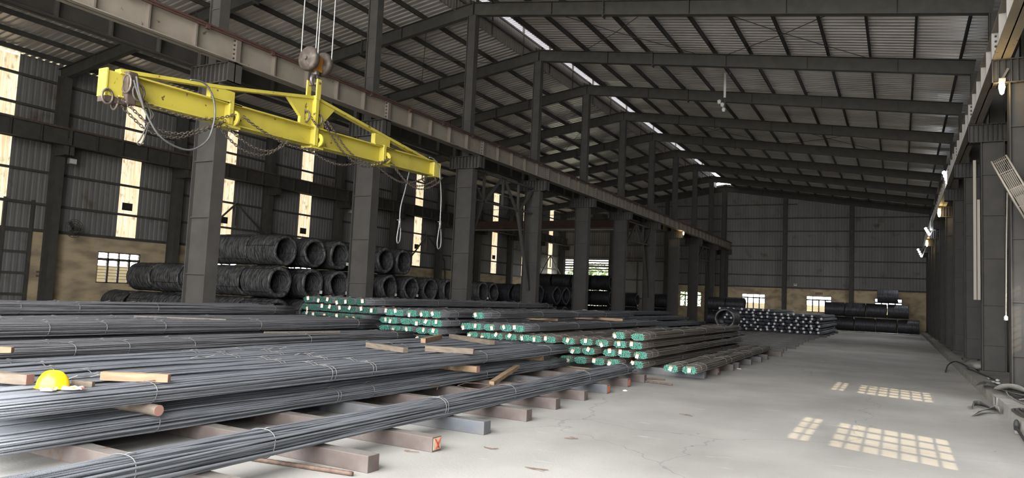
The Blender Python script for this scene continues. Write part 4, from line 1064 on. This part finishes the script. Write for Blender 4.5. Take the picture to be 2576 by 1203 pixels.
rope([(5.86, 4.08), (5.98, 4.0), (6.06, 3.92), (5.98, 3.75), (5.91, 3.57), (5.87, 3.50), (5.91, 3.48), (5.95, 3.55), (5.99, 3.72), (6.03, 3.90), (5.95, 4.05)], .010, 'rope_dark', 'dark twisted wire rope loop dangling at the left end of the beam', bx + .16)
rope([(5.74, 4.35), (5.78, 4.2), (5.84, 4.05), (5.88, 3.95)], .018, 'rope_dark', 'short splice of wire rope at the left lug of the beam', bx + .22)
def eye_sling(pts, loop, label, x):
    t2 = thing('rope_sling', label, 'rope', (x, pts[0][0], pts[0][1]), 'wire rope slings on the yellow beam')
    mb, _ = rope(pts, .013, 'rope', '', x, loop=True); mb.build('rope_leg', 'rope', t2)
    mb, _ = rope(loop, .012, 'rope', '', x, loop=True); mb.build('rope_eye', 'rope', t2)
    c = pts[-1]; mb = MB(); mb.smooth = True; mb.tube([(x, c[0] + .01, c[1] + .05), (x, c[0], c[1]), (x, c[0] + .01, c[1] - .14)], [.018, .026, .02], 8)
    mb.tube([(x, c[0] - .09, c[1] + .01), (x + .01, c[0] + .02, c[1] + .0)], .008, 6); mb.build('splice', 'rope', t2)
eye_sling([(12.20, 4.30), (12.14, 4.10), (12.06, 3.8), (11.95, 3.45), (11.94, 3.16)], [(11.94, 3.14), (11.99, 2.96), (11.98, 2.75), (11.91, 2.69), (11.88, 2.79), (11.91, 2.99), (11.94, 3.14)], 'left of two hanging rope slings with an eye at the bottom', bx - .12)
eye_sling([(12.5, 4.58), (12.66, 4.58), (12.87, 4.45), (12.95, 4.2), (13.03, 3.77), (13.04, 3.24)], [(13.04, 3.22), (13.10, 2.98), (13.11, 2.74), (13.02, 2.66), (12.97, 2.78), (13.0, 3.02), (13.04, 3.22)], 'right of two hanging rope slings with an eye at the bottom', bx + .14)

# ------------------------------------------------------------------ lamps, plates, small fittings
def flood(p, x2, label):
    """slanting row of four cool LED spots on a bracket"""
    a, b = Vector(p), Vector(x2); t = thing('led_floodlight', label, 'lamp', a, 'LED lamps along the right girder')
    MB().beam(a + Vector((0, .06, .0)), b + Vector((0, .06, 0)), .10, .06).build('bracket', 'hull', t)
    MB().beam(b + Vector((0, .06, 0)), (1.9, b.y + .06, min(max(b.z, 7.2), 7.7)), .05, .05).build('arm', 'hull', t)
    for i in range(4):
        c = a + (b - a) * (.1 + .27 * i); mb = MB(); mb.smooth = True
        mb.lathe([(c.y - .03, 0), (c.y - .03, .06), (c.y - .01, .08), (c.y + .04, .03), (c.y + .04, 0)], 14, 'Y', (c.x, 0, c.z)); mb.build('led_lens', 'led', t)
def led_light(p, d, w):
    l = bpy.data.lights.new('led_light', 'AREA'); l.shape = 'DISK'; l.size = .5; l.energy = w; l.color = (.92, .96, 1); l.spread = 2.6
    o = bpy.data.objects.new('led_light', l); COL.objects.link(o); o.location = p; o.rotation_euler = Vector(d).to_track_quat('-Z', 'Y').to_euler()
for y, z in ((35.2, 7.4), (53.2, 6.9), (65.2, 6.4)): led_light((1.45, y, z), (-1, -.25, -.45), 75)
flood((1.64, 35.5, 7.83), (1.80, 35.5, 7.32), 'row of four bright white LED spots on the right girder, nearest')
flood((1.44, 53.5, 7.28), (1.68, 53.5, 6.82), 'row of small white LED spots on the right girder, second')
flood((1.24, 65.5, 6.86), (1.52, 65.5, 6.22), 'row of small white LED spots on the right side, farthest and lowest')
def warm(p, s, label):
    p = Vector(p); t = thing('work_lamp', label, 'lamp', p, 'warm lamps on the right columns')
    mb = MB(); mb.box(p.x - .05 * s, p.x + .07 * s, p.y, p.y + .1 * s, p.z + .14 * s, p.z + .2 * s); mb.build('bracket', 'hull', t); MB().beam((p.x, p.y + .05, p.z + .17), (p.x + .12 * (1 if p.x > 0 else -1), p.y + .1, p.z + .42), .04, .04).build('arm', 'hull', t)
    mb = MB(); mb.smooth = True; mb.lathe([(p.z - .16 * s, 0), (p.z - .13 * s, .035 * s), (p.z, .06 * s), (p.z + .13 * s, .045 * s), (p.z + .16 * s, .0)], 14, 'Z', (p.x, p.y, 0)); mb.build('bulb', 'lamp_warm', t)
    l = bpy.data.lights.new('work_lamp_light', 'POINT'); l.energy = 5 * s; l.color = (1, .72, .35); l.shadow_soft_size = .1
    o = bpy.data.objects.new('work_lamp_light', l); COL.objects.link(o); o.location = (p.x - .12, p.y - .15, p.z - .05)
warm((1.86, 17.7, 6.50), 1, 'glowing yellow lamp under the bracket of the nearest right column')
warm((1.72, 41.5, 6.78), 1.3, 'small warm lamp on the right side between the white LED rows')
warm((1.70, 59.5, 6.78), 1.4, 'tiny warm lamp farthest along the right side')
warm((-14.35, 53.6, 6.95), .8, 'small warm lamp under the centre girder near its far end')
# number plates hung on the daylight strips
for i, y in enumerate(STRIPS[1:10]):
    nb = 15 + i
    t = thing('number_plate', 'dark square plate with a faded number %d on a daylight strip' % nb, 'sign', (XL, y - .05, 4.98), 'number plates on the left wall')
    mb = MB(); mb.box(XL - .002, XL + .02, y - .31, y + .21, 4.99, 5.35); mb.build('plate', 'black', t)
    text(str(nb), .30, 'num', t, (XL + .022, y - .05, 5.17), (PI / 2, 0, PI / 2))
mb = MB()
for i in range(2): mb.box(XL + .001, XL + .004, 17.78, 18.20, 1.60 + .17 * i, 1.70 + .17 * i)
tag(mb.build('stencil_mark', 'stain', None, (XL, 18, 1.7)), 'faded brown stencilled marks on the plaster beside the sheet door', 'marking')
t = thing('wall_sign', 'small brown sign painted above the right barred window of the back wall', 'sign', (-6.5, YB - .004, 3.2))
mb = MB(); mb.box(-6.86, -6.26, YB - .006, YB - .001, 3.22, 3.26); mb.box(-6.86, -6.26, YB - .006, YB - .001, 3.08, 3.12)
for i in range(5): mb.box(-6.86 + .13 * i, -6.79 + .13 * i, YB - .006, YB - .001, 3.10, 3.24)
mb.build('stencil', 'stain', t)
t = thing('notice_plate', 'small white plate on the dark back wall left of the right window', 'sign', (-8.6, YB - .03, 3.8))
mb = MB(); mb.box(-8.75, -8.47, YB - .04, YB - .02, 3.80, 3.92); mb.build('plate', 'white', t)
mb = MB(); mb.box(-8.75, -8.66, YB - .04, YB - .02, 3.95, 4.02); mb.build('lamp_head', 'white', t); mb = MB(); mb.box(-8.56, -8.47, YB - .04, YB - .02, 3.95, 4.02); mb.build('lamp_head', 'white', t)
def wall_flood(y, z, label):
    t = thing('wall_floodlight', label, 'lamp', (-32.2, y, z), 'unlit floodlights on the left wall columns')
    mb = MB(); mb.box(-32.28, -32.1, y - .17, y + .17, z - .13, z + .13); mb.build('housing', 'hull', t, bevel=.02)
    mb = MB(); mb.box(-32.1, -32.08, y - .14, y + .14, z - .10, z + .10); mb.build('lens', 'white', t)
wall_flood(18.4, 6.75, 'pale floodlight on the left wall column at the left edge')
wall_flood(36.8, 6.8, 'small floodlight on a left wall column right of the third strip')
t = thing('wall_fan', 'dark round fan on the left wall column beside the ochre wall', 'fan', (-32.2, 18.7, 3.75))
mb = MB(); mb.smooth = True
for r in (.12, .22, .32, .40): mb.tube([(-32.15, 18.75 + r * math.cos(a), 3.8 + r * math.sin(a)) for a in [2 * PI * i / 24 for i in range(24)]], .012, 5, closed=True)
for i in range(12): a = 2 * PI * i / 12; mb.tube([(-32.15, 18.75, 3.8), (-32.15, 18.75 + .4 * math.cos(a), 3.8 + .4 * math.sin(a))], .008, 4)
mb.build('guard', 'frame', t)
mb = MB()
for i in range(3): a = 2.1 * i; mb.beam((-32.22, 18.75, 3.8), (-32.22, 18.75 + .34 * math.cos(a), 3.8 + .34 * math.sin(a)), .03, .16)
mb.build('blades', 'frame', t)
# crane bridge over the left bay
t = thing('crane_bridge', 'brown-red crane bridge spanning the left bay', 'crane', (-24, 50, 6.9))
mb = MB(); mb.box(-31.7, -15.95, 49.8, 50.2, 7.0, 7.58); mb.build('girder', 'crane_red', t)
mb = MB(); mb.box(-31.7, -15.95, 49.6, 49.68, 6.84, 6.90); mb.build('lower_rail', 'shutter', t)
mb = MB(); mb.box(-31.7, -15.95, 51.6, 52.0, 7.0, 7.58); mb.build('girder', 'crane_red', t)
mb = MB(); mb.box(-20.8, -19.2, 49.7, 52.0, 7.6, 7.8); mb.box(-20.4, -19.6, 50.3, 51.4, 7.8, 8.15); mb.build('trolley', 'frame', t)
for x in (-31.5, -16.15): mb = MB(); mb.box(x - .18, x + .18, 48.8, 53, 7.76, 8.02); mb.build('end_carriage', 'crane_red', t)
mb = MB()
for z in (8.0, 8.5): mb.tube([(-31, 49.7, z), (-16.3, 49.7, z)], .02, 5)
for i in range(9): mb.tube([(-31 + 1.83 * i, 49.7, 7.55), (-31 + 1.83 * i, 49.7, 8.5)], .018, 5)
mb.build('handrail', 'frame', t)
# white pole with cameras hanging from a rafter
t = thing('camera_pole', 'white pole with two cameras hanging from the roof', 'camera', (-7.1, 33.0, 10.6))
MB().tube([(-7.1, 33, ztop(-7.1) + .1), (-7.1, 33, 11.2)], .055, 8).build('pole', 'white', t); MB().beam((-7.12, 33, ztop(-7.1) + .08), (-6.88, 33, ztop(-6.9) + .08), .06, .06).build('bracket', 'white', t)
MB().tube([(-7.1, 33, 11.25), (-7.1, 33, 10.6)], .045, 8).build('lower_pole', 'frame', t)
for dx, z in ((-.22, 11.0), (-.08, 10.85), (-.02, 10.62)):
    mb = MB(); mb.smooth = True; mb.lathe([(z - .1, 0), (z - .09, .07), (z + .05, .09), (z + .1, .05), (z + .1, 0)], 12, 'Z', (-7.1 + dx, 32.9, 0)); mb.build('camera_dome', 'white', t)
# fan with wire cage at the right edge
t = thing('cage_fan', 'large beige wire-cage fan tilted on the nearest right column', 'fan', (2.0, 16.9, 4.4))
fc = Vector((2.02, 16.95, 4.22)); fn = Vector((-.90, .17, -.42)).normalized(); fu = fn.cross(Vector((0, 1, 0))).normalized(); fv = fn.cross(fu).normalized()
def fan_ring(r, off, rt=.014):
    mb = MB(); mb.smooth = True; mb.tube([fc + fn * off + (fu * math.cos(a) + fv * math.sin(a)) * r for a in [2 * PI * i / 36 for i in range(36)]], rt, 5, closed=True); return mb
fan_ring(.70, .13, .02).build('rim', 'fan', t); fan_ring(.70, -.13, .02).build('rim', 'fan', t)
mb = MB(); mb.smooth = True
for k in range(9): 
    r = .70; o = -.12 + .03 * k
    mb.tube([fc + fn * o + (fu * math.cos(a) + fv * math.sin(a)) * r for a in [2 * PI * i / 30 for i in range(30)]], .006, 4, closed=True)
for k in range(6):
    for o in (.14, -.14): r = .10 + .1 * k; mb.tube([fc + fn * o + (fu * math.cos(a) + fv * math.sin(a)) * r for a in [2 * PI * i / 24 for i in range(24)]], .005, 4, closed=True)
for k in range(12):
    a = 2 * PI * k / 12; d = fu * math.cos(a) + fv * math.sin(a); mb.tube([fc + fn * .16 + d * .05, fc + fn * .13 + d * .7, fc - fn * .13 + d * .7, fc - fn * .15 + d * .05], .009, 4)
mb.build('wire_cage', 'fan', t)
mb = MB()
for k in range(3):
    a = 2.1 * k; d = fu * math.cos(a) + fv * math.sin(a); mb.beam(fc + d * .08, fc + d * .62, .02, .2, fn)
mb.build('blades', 'fan', t)
mb = MB(); mb.smooth = True; mb.tube([fc + fn * .15, fc - fn * .32], .11, 12); mb.build('motor', 'fan', t)
mb = MB(); mb.tube([fc - fn * .3, (2.45, 17.7, 4.5)], .05, 8); mb.build('mount_arm', 'white', t)
# conduit and ducts on the right columns
t = thing('cable_conduit', 'thin white conduit running down the gap by the nearest right column', 'conduit', (1.95, 17.74, 1.7))
MB().tube([(1.95, 17.74, 4.7), (1.92, 17.74, 3.2), (1.90, 17.74, 1.75)], .012, 7).build('pipe', 'fan', t)
mb = MB(); mb.smooth = True; mb.lathe([(1.66, 0), (1.67, .035), (1.74, .035), (1.78, .0)], 10, 'Z', (1.90, 17.74, 0)); mb.build('end_cap', 'white', t)
t = thing('cable_duct', 'pale flat cable duct standing on the second right column', 'conduit', (1.9, 23.78, 2.18))
for x, z0, z1 in ((1.84, 2.18, 6.10), (1.93, 2.18, 4.98)):
    mb = MB(); mb.box(x - .035, x + .035, 23.74, 23.82, z0, z1); mb.build('channel', 'fan', t)
# ------------------------------------------------------------------ curb, belts, cables, litter on the right
segs = [(-4, 8.2), (8.204, 14.05), (14.055, 16.6), (16.604, 22), (22.002, 31), (31.002, 42), (42.002, 54), (54.002, 71.5)]
for i, (a, b) in enumerate(segs):
    mb = MB(); n = max(2, int((b - a) / .5)); rnd = random.Random(i); vs = []
    for k in range(n + 1):
        y = a + (b - a) * k / n; e, f = rnd.uniform(-.012, .012), rnd.uniform(-.008, .008); xo = 1.60 if i != 2 else 1.63; e, f = (e, f) if 0 < k < n else (0, 0)
        vs += [(xo + e, y, 0), (1.92, y, 0), (1.92 + f, y, .20 + f), (xo + .015 + e * .6, y, .20 + e * .5)]
    fs = [(0, 1, 2, 3), tuple(4 * n + q for q in (3, 2, 1, 0))]
    for k in range(n):
        for q in range(4): fs.append((4 * k + q, 4 * (k + 1) + q, 4 * (k + 1) + (q + 1) % 4, 4 * k + (q + 1) % 4))
    mb.add(vs, fs); o = fix(mb.build('trim_%d' % (30 + i), 'curb_light' if i in (1, 2) else 'curb'))
    structure(o, 'concrete curb block along the right side of the aisle')
mb = MB(); mb.add([(1.9, -4, .12), (XR, -4, .12), (XR, YB, .12), (1.9, YB, .12)], [(0, 1, 2, 3)]); structure(mb.build('trim_40', 'curb'), 'dusty raised strip between curb and right wall')
def belt(pts, w, m, label, name='rubber_belt', group='belts and cables on the curb'):
    """strap of rubber: list of (x, y, z, twist)"""
    q4 = []                                                            # spline through the given points
    for i in range(len(pts) - 1):
        p0, p1, p2, p3 = pts[max(i - 1, 0)], pts[i], pts[i + 1], pts[min(i + 2, len(pts) - 1)]
        for k in range(6):
            u = k / 6; q4.append(tuple(.5 * ((2 * b) + (c - a) * u + (2 * a - 5 * b + 4 * c - d) * u * u + (3 * b - a - 3 * c + d) * u ** 3) for a, b, c, d in zip(p0, p1, p2, p3)))
    pts = q4 + [pts[-1]]
    mb = MB(); mb.smooth = True; P = [Vector(p[:3]) for p in pts]; vs = []; th = .012
    for i, p in enumerate(P):
        d = (P[min(i + 1, len(P) - 1)] - P[max(i - 1, 0)]).normalized(); s = d.cross(Vector((0, 0, 1))).normalized(); u = s.cross(d).normalized()
        a = pts[i][3]; s2 = s * math.cos(a) + u * math.sin(a); u2 = u * math.cos(a) - s * math.sin(a)
        vs += [p - s2 * w / 2 - u2 * th / 2, p + s2 * w / 2 - u2 * th / 2, p + s2 * w / 2 + u2 * th / 2, p - s2 * w / 2 + u2 * th / 2]
    fs = [(0, 1, 2, 3), tuple(4 * (len(P) - 1) + q for q in (3, 2, 1, 0))]
    for i in range(len(P) - 1):
        for q in range(4): fs.append((4 * i + q, 4 * (i + 1) + q, 4 * (i + 1) + (q + 1) % 4, 4 * i + (q + 1) % 4))
    mb.add(vs, fs); o = fix(mb.build(name, m, None, tuple(P[0]))); return tag(o, label, 'belt', group)
belt([(1.14, 14.9, .055, .75), (1.24, 15.2, .06, .6), (1.36, 15.55, .075, .5), (1.50, 15.75, .10, .8), (1.565, 15.6, .075, 1.3)], .13, 'belt_grey', 'grey canvas belt end lying on the floor by the curb')
belt([(1.20, 16.0, .055, 1.3), (1.24, 16.5, .06, 1.35), (1.36, 16.65, .06, 1.2), (1.46, 16.3, .05, .7), (1.53, 15.95, .04, .4)], .10, 'belt', 'dark rubber belt loop on the floor behind the canvas end')
belt([(1.50, 18.4, .26, .3), (1.62, 18.9, .30, .2), (1.72, 18.8, .31, .1), (1.80, 18.2, .29, .0), (1.86, 17.5, .27, .2), (2.1, 17.1, .24, .3), (2.4, 17.0, .23, .2)], .16, 'belt', 'dark rubber belt draped over the curb below the nearest column')
belt([(1.74, 17.6, .27, .2), (1.86, 17.4, .36, .6), (2.05, 17.35, .35, .8), (2.25, 17.3, .26, .4), (2.45, 17.2, .22, .1)], .18, 'belt_grey', 'greyish belt twisted behind the dark belt on the curb')
belt([(2.05, 17.2, .22, .1), (2.25, 17.5, .24, .1), (2.45, 17.1, .22, .2), (2.5, 16.4, .20, .1)], .20, 'belt', 'belt folded flat on the raised strip at the right edge')
def cable(pts, r, m, label):
    P = [Vector(p) for p in pts]; fine = []
    for i in range(len(P) - 1):
        p0, p1, p2, p3 = P[max(i - 1, 0)], P[i], P[i + 1], P[min(i + 2, len(P) - 1)]
        for k in range(6):
            s = k / 6; fine.append(.5 * ((2 * p1) + (p2 - p0) * s + (2 * p0 - 5 * p1 + 4 * p2 - p3) * s * s + (3 * p1 - p0 - 3 * p2 + p3) * s ** 3))
    fine.append(P[-1]); mb = MB(); mb.smooth = True; mb.tube(fine, r, 7)
    return tag(mb.build('cable', m, None, tuple(P[0])), label, 'cable', 'belts and cables on the curb')
cable([(1.72, 13.4, .22), (1.64, 13.9, .225), (1.62, 14.4, .225), (1.70, 14.5, .23), (1.85, 14.0, .23), (2.0, 13.2, .22)], .022, 'rope_dark', 'thick dark cable coiled on the curb at the right edge')
cable([(1.74, 13.2, .225), (1.66, 13.8, .26), (1.66, 14.25, .26), (1.78, 14.3, .26), (1.95, 13.6, .25)], .02, 'rope_dark', 'second dark cable loop lying on the first one')
cable([(1.88, 17.7, .28), (1.84, 16.9, .24), (1.88, 16.2, .22), (1.97, 15.4, .22), (2.1, 14.6, .22)], .013, 'belt_grey', 'thin grey cable with a pale plug along the curb top')
cable([(1.95, 16.4, .22), (2.02, 16.0, .27), (2.05, 15.4, .22), (2.0, 14.9, .22)], .010, 'white', 'thin pale cable looping over the curb top')
cable([(1.56, 16.9, .215), (1.575, 16.6, .20), (1.57, 16.5, .10), (1.575, 16.45, .015)], .012, 'belt_grey', 'pale cable hanging over the curb edge')
cable([(1.20, 25.2, .03), (1.35, 26.8, .16), (1.58, 27.6, .235), (1.72, 26.6, .235), (1.75, 25.2, .225)], .02, 'cone', 'black hose end hanging over the curb further back')
cable([(1.70, 24.6, .22), (1.78, 23.6, .24), (1.9, 22.6, .22), (2.1, 21.9, .16)], .018, 'cone', 'black hose lying along the curb in front of the second column')
cable([(1.52, 13.15, .11), (1.535, 12.7, .05), (1.52, 12.0, .03), (1.50, 11.2, .03)], .02, 'cone', 'black cable on the floor at the foot of the curb')
t = thing('cable_connector', 'black plug connector standing at the foot of the curb', 'plug', (1.54, 13.3, .03))
mb = MB(); mb.smooth = True; mb.lathe([(.04, .0), (.05, .035), (.13, .04), (.17, .035), (.20, .02), (.21, 0)], 10, 'Z', (1.545, 13.3, 0)); mb.build('body', 'cone', t)
mb = MB(); mb.smooth = True; mb.lathe([(.0, 0), (.005, .04), (.05, .04), (.06, 0)], 10, 'Z', (1.54, 13.18, 0)); mb.build('ring', 'belt_grey', t)
def lump(c, s, m, name, label, cat, grp=None, seed=1):
    rnd = random.Random(seed); mb = MB(); mb.smooth = True; N, K = 10, 6; vs = []; fs = []
    for i in range(K + 1):
        ph = PI * i / K - PI / 2
        for k in range(N):
            a = 2 * PI * k / N; j = rnd.uniform(.75, 1.2); vs.append((c[0] + s[0] * j * math.cos(ph) * math.cos(a), c[1] + s[1] * j * math.cos(ph) * math.sin(a), max(c[2], c[2] + s[2] * (1 + math.sin(ph)) * .5 * rnd.uniform(.8, 1.1))))
    for i in range(K):
        for k in range(N): fs.append((i * N + k, i * N + (k + 1) % N, (i + 1) * N + (k + 1) % N, (i + 1) * N + k))
    mb.add(vs, fs); return tag(mb.build(name, m, None, c), label, cat, grp)
lump((2.05, 25.9, .12), (.32, 1.1, .30), 'belt_grey', 'dust_sheet', 'grey crumpled sheet heap beside the second right column', 'sheet')
for i, (x, y, s) in enumerate(((1.98, 21.2, .07), (2.0, 22.3, .06), (2.08, 21.0, .06), (2.16, 21.9, .05), (2.22, 19.9, .12))):
    lump((x, y, .12), (s, s * 1.6, .06), 'white', 'litter_scrap', 'white scrap of litter on the raised strip, %s from the left' % ORD[i], 'litter', 'white litter by the right column', i)
for i, (x, y, s, m) in enumerate(((-4.6, 13.3, .05, 'paper'), (-3.85, 20.4, .07, 'paper'), (-6.93, 9.5, .06, 'paper'), (-12.45, 30.2, .12, 'white'), (-12.0, 30.3, .10, 'white'), (-10.7, 30.1, .10, 'white'))):
    z = (0, 0, .165, 1.205, 1.205, .99)[i]
    lump((x, y, z), (s, s, .03), m, 'paper_scrap', ('white paper scrap on the floor by the eighth billet', 'white paper scrap on the floor by the aisle bundles', 'white scrap on a billet beside rusty wire', 'white crumpled scrap on the dark bundles, left', 'white crumpled scrap on the dark bundles, middle', 'white crumpled scrap on the dark bundles, right')[i], 'litter', None, 20 + i)
for i, (x, y, z) in enumerate(((-6.75, 9.75, .16), (-6.2, 10.4, .16), (-5.9, 11.6, .16))):
    rnd = random.Random(40 + i); pts = [(x + .35 * math.cos(q * .9) * rnd.uniform(.4, 1), y + .3 * math.sin(q * .9) * rnd.uniform(.4, 1), z + .012 + rnd.uniform(0, .07)) for q in range(9)]
    tag(MB().tube(pts, .007, 5).build('wire_scrap', 'rust', None, pts[0]), 'rusty twist of wire lying on the %s' % ('billet beside the front bundle, nearest one', 'billet beside the front bundle, middle one', 'billet below the leaning plank')[i], 'wire', 'rusty wire scraps')
for i, (x, y) in enumerate(((-4.05, 7.15), (-4.62, 6.45), (-3.2, 6.6), (-3.5, 8.3), (-2.9, 11.2))):
    rnd = random.Random(60 + i); mb = MB()
    pts = [(x + rnd.uniform(-.14, .14), y + rnd.uniform(-.05, .05), .008 + rnd.uniform(0, .01)) for q in range(5)]
    mb.tube(pts, .004, 5); tag(mb.build('wire_scrap', 'rust', None, pts[0]), 'short bent wire scrap on the concrete, %s' % ('by the bluish billet', 'at the corner of the red-crossed billet', 'in front of the bluish billet', 'in the open aisle near the fourth billet', 'in the open aisle far from the billets')[i], 'wire', 'wire scraps on the floor')
# paper piece near the wrapped timber, wires sticking up on the stack
for i, (x, y, z) in enumerate(((-9.9, 5.35, 1.215), (-13.3, 8.2, 1.235), (-7.4, 4.4, .68), (-8.4, 6.6, .68), (-8.9, 8.4, .68), (-8.0, 8.1, .68))):
    if i == 0: x, y = -13.3, 5.2
    rnd = random.Random(80 + i); pts = [(x, y, z), (x + .06, y + .05, z + .03), (x + .10, y + .16, z + .015), (x + .2, y + .22, z + .05)]
    tag(MB().tube(pts, .006, 5).build('wire_end', 'tie', None, pts[0]), 'loose end of tie wire sticking up on the stack, %s' % ('top left', 'topmost layer', 'right of the helmet', 'middle of the helmet layer', 'far part of the helmet layer', 'near the wired bundles')[i], 'wire', 'loose tie wire ends')

# ------------------------------------------------------------------ yard seen through the openings
mb = MB(); mb.box(-19, 20, 95, 95.3, 0, 2.2); structure(mb.build('wall_yard', 'yard_wall'), 'cream yard wall behind the hall')
mb = MB(); mb.box(-41.3, -41, -20, 90, 0, 2.4); structure(mb.build('wall_yard', 'yard_wall'), 'cream yard wall left of the hall')
def bush(x, y, r, seed, label):
    rnd = random.Random(seed); t = thing('bush', label, 'bush', (x, y, 0), 'bushes outside the back door'); mb = MB()
    for i in range(1100):
        a, b, c = rnd.uniform(0, 6.28), rnd.uniform(-.2, 1.5), r * rnd.uniform(.75, 1.05)
        p = Vector((x + c * math.cos(a) * math.cos(b), y + c * math.sin(a) * math.cos(b), .4 + c * .9 * (math.sin(b) + .2)))
        d1 = Vector((rnd.uniform(-1, 1), rnd.uniform(-1, 1), rnd.uniform(-1, 1))).normalized() * .26; d2 = d1.orthogonal().normalized() * .13
        mb.add([p - d1, p + d2, p + d1, p - d2], [(0, 1, 2, 3)])
    mb.build('foliage', 'leaf', t); MB().tube([(x, y, 0), (x, y, r)], .12, 6).build('stem', 'rust', t)
for i, (x, y, r) in enumerate(((-41, 87, 5.0), (-35.5, 88, 5.4), (-30, 87, 5.2), (-46, 88, 5.2), (-24.5, 87, 5.0))):
    bush(x, y, r, 200 + i, 'green bush outside the raised back door, %s from the left' % ORD[i])

for o in bpy.data.objects:
    if '_o' in o: del o['_o']
